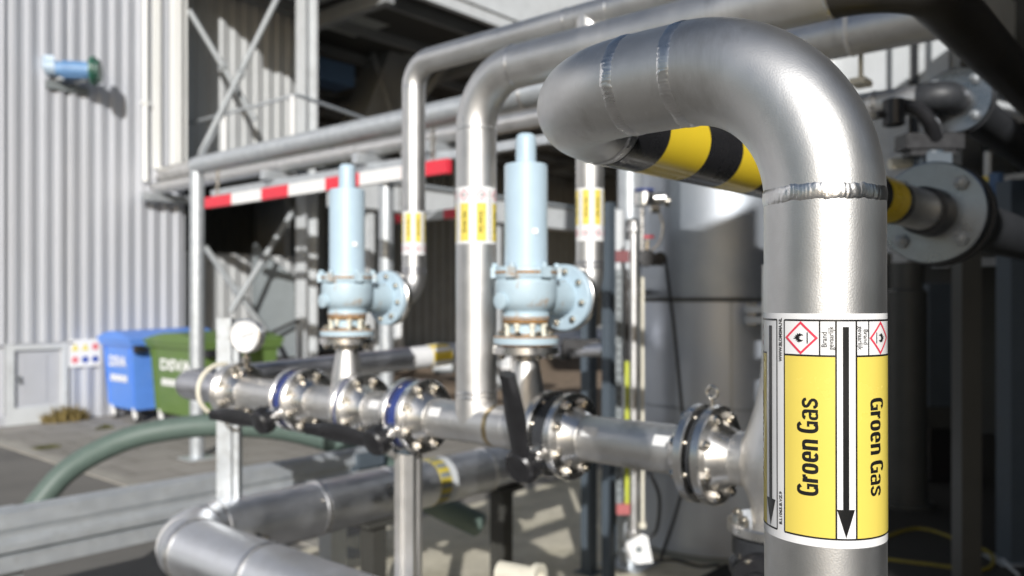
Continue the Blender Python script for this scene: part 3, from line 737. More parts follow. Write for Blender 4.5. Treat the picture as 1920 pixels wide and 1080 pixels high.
# tees (branch stubs)
def stub(px, prof, mat='steel2', name='branch'):
    mb = MB(); mb.lathe(prof, MP(mv(px)), Z, 48); return mb.build(name, mat, man)
vt1, vtA, vt2 = mv(651), mv(893), mv(986)
for v, s in ((vt1,1),(vt2,1)):
    mb = MB(); mb.lathe([(0,.056),(.052,.056),(.062,.0535),(.085,.051),(.10,.050),(.15,.041),(.19,.034),(.205,.033)], MP(v), Z, 48); mb.build('reducer_branch', 'steel2', man)
    mb = MB(); mb.disc(MP(v,.214), Z, 0, .088, .022, 56); fi = mb.build('branch_flange', 'polish', man)
mb = MB(); mb.lathe([(0,.057),(.05,.0585),(.066,.0575),(.10,.057)], MP(vtA), Z, 48); mb.build('branch', 'steel2', man)
for dz in (.075,.088): weld(man, MP(vtA,dz), Z, .057, .010, .0025, False)
weld(man, MP(mv(932)), V, RM, .020, .0018, False, 'tint')
for px in (868, 960, 1012, 616): weld(man, MP(mv(px)), V, RM, .008, .0014, False, 'steel')
# flanges
def flange(v, side, blue=True):
    mb = MB(); c = MP(v); n = -V*side        # hub points away from the joint
    mb.lathe([(-.011,.03),(-.011,.107),(-.0085,.110),(.0085,.110),(.011,.107),(.0112,.078),(.030,.066),(.050,.0585),(.050,.05)], c, n, 64)
    o = mb.build('flange', 'polish', man)
    return o
def joint(v, half, nb=8):
    a = flange(v-half-.011, 1); b = flange(v+half+.011, -1)
    bolts(a, MP(v), V, .090, nb, 2*half+.044, .0125, .5)
def gasket(v, th=.006, r=.104):
    mb = MB(); mb.disc(MP(v), V, .05, r, th, 48, bev=.001); mb.build('gasket', 'blue', man)
for v in (vv1, vv2, vv3): joint(v, .024)
joint(f4, .006); gasket(f4, .009, .106)
joint(f1, .010); mb = MB(); mb.disc(MP(f1), V, .05, .100, .008, 48, bev=.001); mb.build('gasket', 'rubber', man)
mb = MB(); q = MP(f1-.01, .11); mb.tube([q+Vector((0,0,.03))+U*0+V*math.cos(t*PI/8)*.013+Z*math.sin(t*PI/8)*.013 for t in range(16)], .0035, 8, False, 0, True); mb.cyl(q-Z*.01, q+Z*.018, .004, 8); mb.build('eye_bolt', 'bolt', man)
vx = mv(447)
fb = flange(vx-.013, 1); mb = MB(); mb.disc(MP(vx+.012), V, 0, .110, .022, 64); mb.build('flange', 'polish', man); bolts(fb, MP(vx), V, .090, 8, .05, .0125, .5)
mb = MB(); mb.tube([MP(mv(416))+ (math.cos(t*PI/20)*U + math.sin(t*PI/20)*Z)*.098 for t in range(40)], .0085, 10, False, 0, True); mb.build('pipe_clamp', 'cream', man)
# stickers
def sticker(px, ang=28, w_=.045, h_=.016):
    mb = MB(); v = mv(px); vs = []; fs = []; a0 = D(180-ang)
    for i in range(7):
        a = a0 - (i/6-.5)*h_/RM*1.6
        for s in (-1,1): vs.append(MP(v + s*w_/2) + (RM+.0008)*(math.cos(a)*U + math.sin(a)*Z))
    for i in range(6): fs.append((2*i,2*i+1,2*i+3,2*i+2))
    mb.add(vs, fs, 0, True); mb.build('sticker', 'white', man)
for px in (1127, 1262, 838, 725): sticker(px)
# right-hand end: upright leg, lower flange
mb = MB(); mb.lathe([(-.13,.057),(-.10,.060),(-.07,.068),(-.04,.082),(0,.090),(.04,.082),(.08,.066),(.12,.053),(.17,.043),(.22,.039),(.42,.038)], MP(vE), Z, 56); mb.build('upright_leg', 'steel2', man)
mb = MB(); mb.lathe([(0,.057),(.05,.060),(.09,.072),(.13,.075)], MP(f1-.06), -V, 56); mb.build('tee_hub', 'steel2', man)
mb = MB(); mb.disc(MP(vE,-.132), Z, 0, .110, .022, 64); lf = mb.build('flange', 'polish', man); bolts(lf, MP(vE,-.15), Z, .090, 8, .06, .0125, .3)

# ---- lever valves
def lever_valve(v, ang, label, length=.245, gear=False):
    t = thing('lever_valve', MP(v), label, 'valve', 'lever valves in the manifold')
    c = MP(v)
    mb = MB(); mb.disc(c, V, .04, .099, .044, 56, bev=.006); mb.build('valve_body', 'blue' if v != vv3 else 'rubber', t)
    ax = (-U*.94 - Z*.34).normalized() if not gear else (-U*.9 + V*.3).normalized()
    mb = MB(); mb.lathe([(.085,.024),(.135,.022),(.137,.034),(.150,.034)], c, ax, 24); mb.build('stem_neck', 'polish', t)
    q = c + ax*.155
    mb = MB(); mb.lathe([(-.006,.030),(-.004,.042),(.022,.042),(.030,.036),(.034,.012)], q, ax, 32); 
    for k in range(10):
        a, e1, e2 = frame(ax); e = math.cos(2*PI*k/10)*e1+math.sin(2*PI*k/10)*e2; mb.hexa(q+e*.042, ax*.012, e*.004, a.cross(e)*.006)
    mb.build('notch_plate', 'black', t)
    # lever: curved grip leaving the hub at 'ang' in the plane of the plate
    s = (V - ax*V.dot(ax)).normalized(); up = ax.cross(s); 
    if up.z < 0: up = -up
    dr = s*math.cos(ang) + up*math.sin(ang); sd = ax.cross(dr)
    mb = MB(); n = 12; vs = []; fs = []
    for i in range(n+1):
        f = i/n; wdt = 1.25*(.017 + .010*math.sin(PI*min(1,f*1.1))*(.4+f)) if f < .9 else .021; th = .008+.006*f
        ctr = q + ax*(.018 + .030*f*f) + dr*length*f
        vs += [ctr+sd*wdt*.6+ax*th, ctr+sd*wdt+ax*0, ctr+sd*wdt*.6-ax*th, ctr-sd*wdt*.6-ax*th, ctr-sd*wdt, ctr-sd*wdt*.6+ax*th]
    for i in range(n):
        for j in range(6): fs.append((6*i+j, 6*i+(j+1)%6, 6*i+6+(j+1)%6, 6*i+6+j))
    fs += [tuple(range(6))[::-1], tuple(6*n+j for j in range(6))]
    mb.add(vs, fs, 0, True); mb.build('lever', 'black', t, ang=50)
    return t
lever_valve(vv1, D(4), 'black lever valve with its lever lying flat nearest the pressure gauge')
lever_valve(vv2, D(6), 'black lever valve with its lever lying flat between the two upright branches', .265)
lever_valve(vv3, D(103), 'black lever valve with its lever standing upright before the larger safety valve', .27)
# geared valve under the end flange
gv_ = thing('geared_valve', MP(vE,-.2), 'black geared valve below the last flange beside the labelled pipe', 'valve')
c = MP(vE,-.19); mb = MB(); mb.disc(c+Z*.02, Z, 0, .10, .05, 48, bev=.006); mb.disc(c-Z*.03, Z, 0, .106, .022, 48); mb.build('valve_body', 'rubber', gv_)
ax = (-FWD*.8 - RGT*.6).normalized(); q = c + ax*.085 - Z*.035
mb = MB(); mb.lathe([(-.03,.05),(0,.062),(.03,.062),(.04,.055),(.042,.03),(.055,.03),(.056,.0)], q, ax, 40); gb = mb.build('gear_box', 'black', gv_); bolts(gb, q+ax*.03, ax, .052, 4, .02, .006, .3)
mb = MB(); mb.cyl(c-Z*.04, W(UM, vE, -EYE), .057, 32); mb.build('lower_pipe', 'steel2', gv_)

# ---- pipe A: riser from the manifold, swan neck towards the camera, turn away at the top right
zA = .628; vB = .45
pA = thing('gas_pipe', MP(vtA), 'medium steel riser with a small yellow label between the two safety valves', 'pipe')
cA = [MP(vtA,.09), W(UM,vtA,zA), W(UM,vB,zA), W(UM+6,vB,zA)]
fA = fillet(cA, .152, 18); kA = len(fA)-20
mb = MB(); mb.tube(fA[:kA+1], RM, 56); mb.build('pipe_body', 'steel2', pA)
mb = MB(); mb.tube(fA[kA:], RM, 56); tag(mb.build('rear_leg', 'shadesteel', pA), 'bend and leg running away, shade put into its dark colour')
weld(pA, W(UM,vtA,zA-.152), Z, RM, .010, .0016, False, 'steel'); weld(pA, W(UM,vtA-.152,zA), V, RM, .009, .002, False)
weld(pA, W(UM,vB+.152,zA), V, RM, .009, .002, False)
def small_label(parent, px, u0, r, y0, y1, ytop, ybot, turn, name='pipe_label'):
    v_, d_ = on_u(px, u0); c_ = W(u0, v_, 0); zq = lambda y: (HY-y)*(d_-r*.8)/F
    mb = MB(); w = Wrap(c_, r, mb, turn); w.rect(D(-178), D(178), zq(ybot), zq(ytop), .0006, 0)
    for k, o in enumerate((-161,-112,-63,-14,35,84,133)):
        rot = R90 if k % 2 == 0 else -R90
        w.rect(D(o), D(o+28), zq(y1), zq(y0), .001, 1)
        w.text('Groen Gas', D(o+14), zq((y0+y1)/2), (y1-y0)*.55*d_/F, r*.24, .0014, 3, rot, .01)
        lo, hi = (ytop, y0) if (y0-ytop) > (ybot-y1) else (y1, ybot)
        hazard(w, D(o+14), zq((lo+hi)/2), min(r*.28, abs(hi-lo)*.4*d_/F), .0014, rot)
    for o in (-122,-73,-24,25,74,123):
        w.rect(D(o-1), D(o+1), zq(ybot-6), zq(ytop+6), .001, 3)
    mb.build(name, LABM, parent)
small_label(pA, 893, UM, RM, 381, 452, 350, 457, D(14))

# ---- relief header (pipe B + C)
OUT = .292                       # outlet offset along X from the valve axis
uR = UM+OUT; zH = .832; rR = .041
zo = .012
vs1 = mv(651); vs2 = mv(986)
pR = thing('relief_pipe', W(uR, vs1, zo), 'slim steel relief header linking the outlets of both pale blue safety valves', 'pipe')
mb = MB(); mb.tube(fillet([W(UM+.18,vs1,zo), W(uR,vs1,zo), W(uR,vs1,zH), W(uR,-.2,zH)], [.075,.085], 16), rR, 44); mb.build('header_pipe', 'steel2', pR)
mb = MB(); mb.tube(fillet([W(UM+.18,vs2,zo), W(uR,vs2,zo), W(uR,vs2,zH)], [.075], 16), rR, 44); mb.build('branch_pipe', 'steel2', pR)
for vq in (vs1, vs2):
    for z in (zo+.085, zo+.098): weld(pR, W(uR,vq,z), Z, rR, .009, .0022, False, 'darksteel')
weld(pR, W(uR,vs1,zH-.085), Z, rR, .008, .0012, False, 'darksteel')
weld(pR, W(uR,vs2,zH-.05), Z, rR, .012, .003, False)
for dv in (-.075,.075): weld(pR, W(uR,vs2+dv,zH), V, rR, .009, .0018, False)
dR1 = on_u(780,uR)
small_label(pR, (lambda q: CX+F*(SU*uR-CU*vs1)/(CU*uR+SU*vs1))(0), uR, rR, 400, 454, 396, 478, D(22))
small_label(pR, CX+F*(SU*uR-CU*vs2)/(CU*uR+SU*vs2), uR, rR, 356, 421, 352, 452, D(34))

# ---- safety valves
def safety_valve(v, label):
    o = MP(v, .225); t = thing('safety_valve', o, label, 'safety valve', 'pale blue safety valves on the manifold')
    z = lambda y: y
    mb = MB(); mb.lathe([(.002,.04),(.002,.083),(.005,.087),(.022,.087),(.026,.083),(.027,.052)], o, Z, 48, mats=[1,1,0,1,0])
    inf = mb.build('inlet_flange', ['pblue_worn','rust'], t); bolts(inf, o+Z*.002, Z, .070, 8, .052, .0095, .5, 'bolt')
    mb = MB(); mb.lathe([(.027,.05),(.032,.046),(.058,.046),(.060,.060),(.070,.062),(.072,.063),(.0745,.063),(.0765,.062),(.088,.062),(.090,.058),(.096,.064),(.104,.074),(.116,.080),(.130,.083),(.160,.083),(.174,.081),(.178,.078)], o, Z, 56, mats=[1]+[0]*2+[1]+[0]*1+[1,1]+[0]*9)
    mb.cyl(o+Z*.128, o+Z*.128+U*.16, .050, 36)
    mb.lathe([(0,.022),(.012,.022),(.014,.016),(.014,0)], o+Z*.118-RGT*.061-FWD*.050, (-RGT*.7-FWD*.7), 20)
    body = mb.build('valve_body', ['pblue_worn','rust'], t)
    for k in range(8):
        a = 2*PI*(k+.3)/8; mbq = MB(); e = Vector((math.cos(a), math.sin(a), 0))
        mbq.cyl(o+e*.052+Z*.027, o+e*.052+Z*.060, .006, 10); mbq.prism([(.009*math.cos(PI/3*i), .009*math.sin(PI/3*i)) for i in range(6)], o+e*.052+Z*.050, U, V, Z*.010); mbq.build('stud', 'cream', t)
    mb = MB(); mb.lathe([(.178,.078),(.1795,.083),(.190,.084),(.1915,.0848),(.195,.0848),(.1965,.084),(.207,.083),(.209,.079),(.2092,.05)], o, Z, 56, mats=[0,0,1,1,1,0,0,0])
    for k in range(6):
        a = 2*PI*(k+.25)/6; e = Vector((math.cos(a), math.sin(a), 0)); mb.hexa(o+e*.082+Z*.193, e*.012, Vector((-e.y,e.x,0))*.013, Z*.014)
    cf = mb.build('cover_flange', ['pblue_worn','rust'], t)
    for k in range(6):
        a = 2*PI*(k+.25)/6; e = Vector((math.cos(a), math.sin(a), 0)); mbq = MB(); mbq.prism([(.008*math.cos(PI/3*i), .008*math.sin(PI/3*i)) for i in range(6)], o+e*.083+Z*.207, U, V, Z*.011); mbq.build('bolt', 'pblue_worn', cf)
    mb = MB(); mb.lathe([(.209,.0585),(.2105,.0575),(.475,.0575),(.480,.0555),(.481,.03)], o, Z, 56); bn = mb.build('bonnet', 'pblue', t)
    fwd = Vector((-o.x,-o.y,0)).normalized(); sdv = Vector((-fwd.y, fwd.x, 0))
    mb = MB(); 
    for zz_, sx in ((.30,-.35),): 
        q = o+fwd*.0572*math.cos(sx)+sdv*.0572*math.sin(sx)*(-1 if sdv.dot(RGT)>0 else 1)+Z*zz_; mb.hexa(q, fwd*.0012, sdv*.012, Z*.007)
    mb.build('tag_plate', 'white', bn)
    mb = MB(); mb.lathe([(.4805,.0275),(.545,.0275),(.556,.025),(.562,.019),(.564,.006),(.564,0)], o, Z, 36); mb.build('cap', 'pblue', t)
    q = o+Z*.128+U*.168
    mb = MB(); mb.disc(q, U, 0, .093, .020, 56, bev=.003); of = mb.build('outlet_flange', 'pblue', t); bolts(of, q+U*.012, U, .073, 8, .046, .0095, .25, 'bolt')
    mb = MB(); mb.disc(q+U*.0215, U, 0, .092, .020, 56, bev=.003); mb.build('mating_flange', 'polish', t)
    return t
safety_valve(vs1, 'smaller looking pale blue safety valve before the red and white bar')
safety_valve(vs2, 'larger looking pale blue safety valve just right of the middle riser')

# ---- pressure gauge
gc = P(462, 630, mv(455)*SU+UM*CU-.02)
gg = thing('pressure_gauge', gc-Z*.11, 'round white pressure gauge above the left end of the manifold', 'gauge')
gn = (-RGT*.30 - FWD*.95).normalized()
mb = MB(); mb.lathe([(-.035,.045),(-.03,.062),(.0,.0655),(.012,.0655),(.014,.059),(.006,.058)], gc, gn, 44); mb.build('gauge_case', 'polish', gg)
mb = MB(); mb.disc(gc+gn*.006, gn, 0, .0585, .004, 44, bev=.0005); dl = mb.build('dial', 'dial', gg)
a, e1, e2 = frame(gn); mb = MB()
for k in range(25):
    an = D(-45+270*k/24); e = math.cos(an)*e1+math.sin(an)*e2; mb.hexa(gc+gn*.0088+e*.048, e*(.005 if k % 4 == 0 else .003), gn.cross(e)*.0007, gn*.0005)
mb.build('tick_marks', 'ink', dl)
mb = MB(); e = (e1*.9+e2*.3).normalized(); mb.hexa(gc+gn*.010+e*.012, e*.030, gn.cross(e)*.0016, gn*.0006); mb.build('needle', 'ink', dl)
mb = MB(); mb.tube([gc-Z*.065, gc-Z*.12], .009, 12); mb.lathe([(-.012,.012),(-.012,.016),(.012,.016),(.012,.012)], gc-Z*.09, Z, 6); mb.tube(smooth_path([gc-Z*.115, gc-Z*.135-RGT*.02, P(452,690,3.1)], 6), .009, 10); mb.build('gauge_stem', 'bolt', gg)

# ---- support posts
def strut(name, c, w_, z0, z1, label, mat, flip=False):
    t = thing(name, Vector((c.x,c.y,0)), label, 'post', None); mb = MB(); h = w_/2
    ex, ey = (U, V)
    s = .011; dp = .012
    poly = [(-h,-h),(-s,-h),(-s,-h+dp),(s,-h+dp),(s,-h),(h,-h),(h,-s),(h-dp,-s),(h-dp,s),(h,s),(h,h),(s,h),(s,h-dp),(-s,h-dp),(-s,h),(-h,h),(-h,s),(-h+dp,s),(-h+dp,-s),(-h,-s)]
    ang = .35; ex = (U*math.cos(ang)+V*math.sin(ang)); ey = (-U*math.sin(ang)+V*math.cos(ang))
    mb.prism(poly, Vector((c.x,c.y,z0+EYE+.012)), ex, ey, Z*(z1-z0-.012)); mb.build('post_profile', mat, t)
    mb = MB(); mb.hexa(Vector((c.x,c.y,.006)), ex*.07, ey*.07, Z*.006); mb.build('foot_plate', mat, t)
    return t
p = P(763, 850, mv(763)*SU+UM*CU); p = W(UM, mv(766), 0)
strut('support_post', p, .062, -EYE, ZM-.115, 'slotted aluminium post under the middle of the manifold', 'steel2')
mb = MB(); par = bpy.data.objects['support_post']; mb.hexa(W(UM, mv(766), ZM-.09), V*.035, U*.03, Z*.026); mb.build('saddle', 'blue_grey', par)
pc = W(UM+.13, on_u(425, UM+.13)[0], 0)
t = thing('support_post', Vector((pc.x,pc.y,0)), 'galvanised channel post standing behind the pressure gauge', 'post')
mb = MB(); ex, ey = RGT, FWD
mb.prism([(-.042,0),(.018,0),(.018,.05),(.012,.05),(.012,.006),(-.036,.006),(-.036,.05),(-.042,.05)], Vector((pc.x,pc.y,0)), ex, ey, Z*(EYE-.075))
mb.prism([(.022,.01),(.046,.01),(.046,.055),(.040,.055),(.040,.016),(.022,.016)], Vector((pc.x,pc.y,0)), ex, ey, Z*(EYE-.12)); mb.build('channel', 'galv', t)
mb = MB(); mb.hexa(Vector((pc.x,pc.y+.02,.006)), U*.08, V*.08, Z*.006); mb.build('foot_plate', 'galv', t)
mb = MB(); mb.hexa(Vector((UM+.06, pc.y-.0, ZM+EYE-.03)), U*.06, V*.012, Z*.02); mb.build('bracket', 'galv', t)

# ---- guard rail
gr = thing('guard_rail', W(1.5, 4.04, -EYE), 'galvanised crash barrier running low behind the clad pipe', 'guard rail')
prof = [(0,-.905),(-.03,-.908),(-.048,-.925),(-.054,-.99),(-.034,-1.012),(-.032,-1.03),(-.052,-1.052),(-.054,-1.06),(-.052,-1.092),(-.012,-1.098),(-.012,-1.106),(-.050,-1.112),(-.052,-1.180),(0,-1.188)]
ue = on_v(700, 4.04)[0]; us = -2.2
mb = MB(); n = len(prof); vs = []; fs = []
for u in (us, ue):
    for dv, z in prof: vs.append(W(u, 4.04+dv, z))
    for dv, z in prof: vs.append(W(u, 4.046+dv, z))
for i in range(n-1): fs += [(i,i+1,2*n+i+1,2*n+i),(n+i,3*n+i,3*n+i+1,n+i+1)]
for i in range(n-1): fs += [(i,n+i,n+i+1,i+1),(2*n+i,2*n+i+1,3*n+i+1,3*n+i)]
fs += [(0,2*n,3*n,n),(n-1,2*n-1,4*n-1,3*n-1)]
mb.add(vs, fs, 0, False); mb.build('rail_beam', 'galv', gr)
for u in (us+.4, on_v(18,4.04)[0], ue-.25):
    mb = MB(); mb.box(u-.06, u+.06, 4.06, 4.18, -EYE, -.93); mb.box(u-.05, u+.05, 4.03, 4.06, -1.08, -1.0); mb.build('rail_post', 'galv', gr)
mb = MB(); mb.box(ue-.18, ue+.02, 3.96, 4.0, -1.02, -.93); mb.box(ue-.20, ue+.03, 4.0, 4.06, -1.10, -.92); mb.build('end_spacer', 'blue_grey', gr)

# ---- clad pipe, low
zc = -.94; vc = 3.11; uc1 = 1.57; rc = .119
cp = thing('clad_pipe', W(uc1, vc, zc), 'wide aluminium clad pipe bending low in front of the crash barrier', 'pipe')
u_e = on_v(1045, vc)[0]
def seg_elbow(c0, a, b, R, n):
    pts = fillet([c0+a*1.0, c0, c0+b*1.0], R, n); return pts[1:-1]
el = seg_elbow(W(uc1,vc,zc), U, -V, .19, 4)
pts = [W(u_e-.16,vc,zc)] + el + [W(uc1,-1.2,zc)]
down = [W(u_e-.25,vc,zc), W(u_e+.22,vc,zc)]
mb = MB(); mb.tube([W(uc1,-1.2,zc), el[-1]], rc, 56); mb.build('cladding', 'clad', cp)
mb = MB(); mb.tube([el[0], W(u_e-.25,vc,zc)], rc, 56); mb.build('cladding', 'clad', cp)
for i in range(len(el)-1):
    mb = MB(); mb.tube([el[i], el[i+1]], rc+.002, 56); mb.build('elbow_segment', 'clad', cp)
mb = MB(); mb.tube(down, rc, 48); mb.build('end_section', 'clad', cp)
for q, ax in [(el[0],U),(W(on_v(592,vc)[0],vc,zc),U),(W(on_v(725,vc)[0],vc,zc),U),(W(on_v(905,vc)[0],vc,zc),U),(el[1],(el[2]-el[0])),(el[-1],V),(W(uc1,2.45,zc),V)]:
    mb = MB(); mb.lathe([(-.014,rc+.0005),(-.012,rc+.004),(-.004,rc+.005),(0,rc+.0035),(.006,rc+.006),(.010,rc+.004),(.011,rc+.0005)], q, ax, 56); mb.build('cladding_band', 'weld', cp)
# screws on the cladding, marker band
for k in range(12):
    u = uc1+.45+.19*k
    q = W(u, vc-rc*.86, zc+rc*.51*(1 if k % 2 else -.6)); mb = MB(); mb.lathe([(0,.006),(.004,.006),(.006,.003)], q, Vector((0,-1,.4)), 8); mb.build('rivet', 'bolt', cp)
ub = on_v(818,vc)[0]
mb = MB(); mb.lathe([(0,rc+.002),(.045,rc+.002)], W(ub,vc,zc), U, 56, 0); mb.lathe([(-.075,rc+.002),(0,rc+.002)], W(ub,vc,zc), U, 56, 1)
for k in range(14):
    a = 2*PI*k/14; e = Vector((0,math.cos(a),math.sin(a))); tt = Vector((0,-math.sin(a),math.cos(a)))
    mb.hexa(W(ub-.038,vc,zc)+e*(rc+.0018), U*.034, tt*.013, e*.0015, 2)
mb.build('marker_band', ['ltgrey','dullyel','grey'], cp)
for px in (700, 940):
    u = on_v(px,vc)[0]; mb = MB(); mb.box(u-.04,u+.04,vc-.05,vc+.05,-EYE,zc-rc-.012); mb.box(u-.10,u+.10,vc-.09,vc+.09,zc-rc-.012,zc-rc+.01); mb.build('pipe_support', 'colgrey', cp)
mb = MB(); u = uc1+.28; mb.cyl(W(u,vc-.12,zc-.03), W(u,vc-.16,zc-.02), .02, 10); mb.hexa(W(u+.03,vc-.13,zc-.04), U*.03, V*.02, Z*.015); mb.cyl(W(u-.04,vc-.13,zc-.04), W(u-.09,vc-.13,zc-.05), .016, 10); mb.build('drain_fitting', 'bolt', cp)

# ---- green suction hose
hp_ = [P(-150,1120,5.3), P(-20,1050,5.5), P(60,958,5.6), P(130,880,5.7), P(230,826,5.75), P(330,803,5.8), P(430,797,5.8), P(540,806,5.7), P(640,832,5.5), P(700,862,5.4), P(790,930,5.3), P(900,985,5.4)]
hs = smooth_path(hp_, 46); rr = []
for i in range(len(hs)): rr.append(.076 + (.0045 if i % 2 else 0))
mb = MB(); mb.tube(hs, rr, 26); h = mb.build('suction_hose', 'hose', base=P(60,958,5.6), ang=80)
tag(h, 'thick ribbed green hose arching over the crash barrier to the ground', 'hose')
# ================================================================== TANK AND GAUGES
dT = 5.75; tc_ = C((1345-CX)/F*dT, dT, -EYE); RT = .665
tk = thing('storage_tank', tc_, 'large upright stainless tank half in shade behind the labelled pipe', 'tank')
mb = MB(); mb.lathe([(.06,RT),(1.640,RT)], tc_, Z, 96); mb.build('lower_course', 'tanklow', tk)
mb = MB(); mb.lathe([(1.640,RT),(1.642,RT+.014),(1.666,RT+.014),(1.668,RT+.004)], tc_, Z, 96); mb.build('course_joint', 'dimgrey', tk)
mb = MB(); mb.lathe([(1.668,RT+.004),(3.6,RT+.004),(3.75,RT*.8),(3.8,.2),(3.8,0)], tc_, Z, 96); mb.build('tank_shell', 'tank', tk)
mb = MB(); mb.lathe([(0,RT-.03),(.06,RT-.03)], tc_, Z, 64); mb.build('tank_skirt', 'grey', tk)
def tp(px, z, r=RT):
    t_ = (px-CX)/F; dirv = C(t_,1,0)-W(0,0,0); dirv.normalize(); o = W(0,0,0)-tc_; o.z = 0; dirv.z = 0
    b_ = o.dot(dirv); c_ = o.length_squared-r*r; s_ = -b_-math.sqrt(max(0,b_*b_-c_)); q = W(0,0,z)+dirv*s_; return q
mb = MB(); q = tp(1371,0); n_ = (q-tc_); n_.z = 0; n_.normalize(); sd = Vector((-n_.y,n_.x,0))
mb.hexa(Vector((q.x,q.y,(1.66+.98)/2)), sd*.008, n_*.004, Z*(1.66-.98)/2); mb.build('shell_seam', 'tank', tk)
mb = MB(); mb.lathe([(.965,RT+.0),(.968,RT+.005),(.978,RT+.005),(.981,RT+.0)], tc_, Z, 96); mb.build('shell_seam', 'tank', tk)
q = tp(1425, -.1); n_ = (q-tc_); n_.z = 0; n_.normalize(); nz = (n_*.4 - RGT*.3 -FWD*.5).normalized()
q = P(1440, 590, 4.95)
mb = MB(); mb.tube([tp(1432,-.09)+FWD*.1, q], .05, 20); mb.build('nozzle', 'grey', tk)
mb = MB(); mb.disc(q+Z*.03, Z, 0, .14, .04, 36); mb.disc(q-Z*.03, Z, 0, .14, .04, 36); nf = mb.build('nozzle_flange', 'ltgrey', tk); bolts(nf, q, Z, .11, 8, .10, .014)

dG = 4.55
lg = thing('level_gauge', P(1185, 1005, dG), 'tall magnetic level gauge with a lime strip beside the tank', 'level gauge')
def vt(mb, px, y0, y1, w_, d=dG, mat=0): mb.tube([P(px,y0,d), P(px,y1,d)], w_, 16, True, mat)
mb = MB(); vt(mb, 1188, 415, 1000, .024); 
for y in (430, 1000): mb.disc(P(1188,y,dG), Z, 0, .04, .03, 24)
for y in (560, 650, 740, 905): mb.disc(P(1188,y,dG), Z, 0, .027, .02, 20)
mb.build('float_chamber', 'steel2', lg)
mb = MB(); vt(mb, 1205, 520, 985, .009); mb.disc(P(1205,985,dG), Z, 0, .02, .03, 16); mb.build('guide_rod', 'cream', lg)
mb = MB(); mb.hexa(P(1160,730,dG), RGT*.016, FWD*.012, Z*.66); sc = mb.build('scale_plate', 'grey', lg)
mb = MB()
for k in range(28): mb.hexa(P(1160,520+k*15,dG)-FWD*.0125, RGT*(.010 if k % 4 == 0 else .006), FWD*.0006, Z*.004)
mb.build('scale_marks', 'ink', sc)
mb = MB(); mb.hexa(P(1175,590,dG), RGT*.011, FWD*.010, Z*.25); mb.build('indicator_upper', 'tapeblack', lg)
mb = MB(); mb.hexa(P(1175,812,dG), RGT*.0105, FWD*.010, Z*.395); mb.build('indicator_lime', 'lime', lg)
mb = MB(); mb.hexa(P(1165,481,dG), RGT*.038, FWD*.03, Z*.032); mb.build('top_block', 'brownred', lg)
mb = MB(); mb.hexa(P(1167,953,dG), RGT*.036, FWD*.03, Z*.028); mb.build('bottom_block', 'pink', lg)
mb = MB(); mb.tube([P(1188,545,dG), tp(1210,.05)+FWD*.03], .022, 14); mb.tube([P(1188,960,dG), tp(1210,-1.1)+FWD*.03], .022, 14); mb.build('tank_connection', 'steel2', lg)
mb = MB(); vt(mb, 1160, 395, 700, .035, 4.9); mb.build('back_tube', 'ltgrey', lg)
tr = thing('level_transmitter', P(1212,470,4.7), 'small silver transmitter head with a blue rim before the tank', 'sensor')
mb = MB(); mb.lathe([(-.035,.05),(-.035,.062),(.035,.062),(.04,.058)], P(1208,374,4.7), Z, 32); mb.cyl(P(1208,374,4.7), P(1246,372,4.7), .035, 20); mb.build('head', 'polish', tr)
mb = MB(); mb.disc(P(1208,357,4.7), Z, 0, .06, .014, 32); mb.build('head_rim', 'blue', tr)
mb = MB(); vt(mb, 1204, 388, 470, .013, 4.7); mb.build('stem', 'polish', tr)
mb = MB(); mb.disc(P(1228,390,4.7), RGT, 0, .03, .05, 20); mb.disc(P(1250,378,4.7), RGT, 0, .03, .03, 20); mb.build('cable_gland', 'bolt', tr)
mb = MB(); mb.tube(smooth_path([P(1235,395,4.7), P(1243,425,4.7), P(1236,455,4.7), P(1222,470,4.7)], 8), .006, 8); mb.build('loop_cable', 'bolt', tr)
vv_ = thing('vent_valve', P(1218,485,4.75), 'small black hand valve with a red tip under the transmitter', 'valve')
mb = MB(); mb.disc(P(1212,484,4.72), FWD, 0, .05, .05, 24); mb.disc(P(1236,484,4.72), FWD, 0, .035, .06, 20); mb.hexa(P(1224,490,4.75), RGT*.06, FWD*.02, Z*.025); mb.build('valve_body', 'black', vv_)
mb = MB(); mb.hexa(P(1216,444,4.72), RGT*.032, FWD*.008, Z*.008); mb.build('red_tip', 'red', vv_)
mb = MB(); mb.cyl(P(1212,480,4.72), P(1214,450,4.72), .012, 10); mb.build('stem', 'bolt', vv_)
# white tag
tg = thing('warning_card', P(1198,1032,4.3), 'blank white card hanging tilted on the level gauge foot', 'card')
mb = MB(); a = P(1198,1030,4.3); ex = (RGT*.95-Z*-.25).normalized(); ey = (Z*.95-RGT*.22).normalized()
mb.prism([(-.068,-.03),(-.02,-.075),(.055,-.085),(.06,.05),(.035,.075),(-.065,.045)], a, ex, ey, FWD*.004); mb.build('card', 'white', tg)
mb = MB(); mb.disc(a-FWD*.003, FWD, .012, .017, .003, 20); mb.build('printed_ring', 'grey', tg)
mb = MB(); mb.tube([a+ey*.05-FWD*.006, P(1190,1000,4.5)], .004, 6); mb.build('string', 'cream', tg)
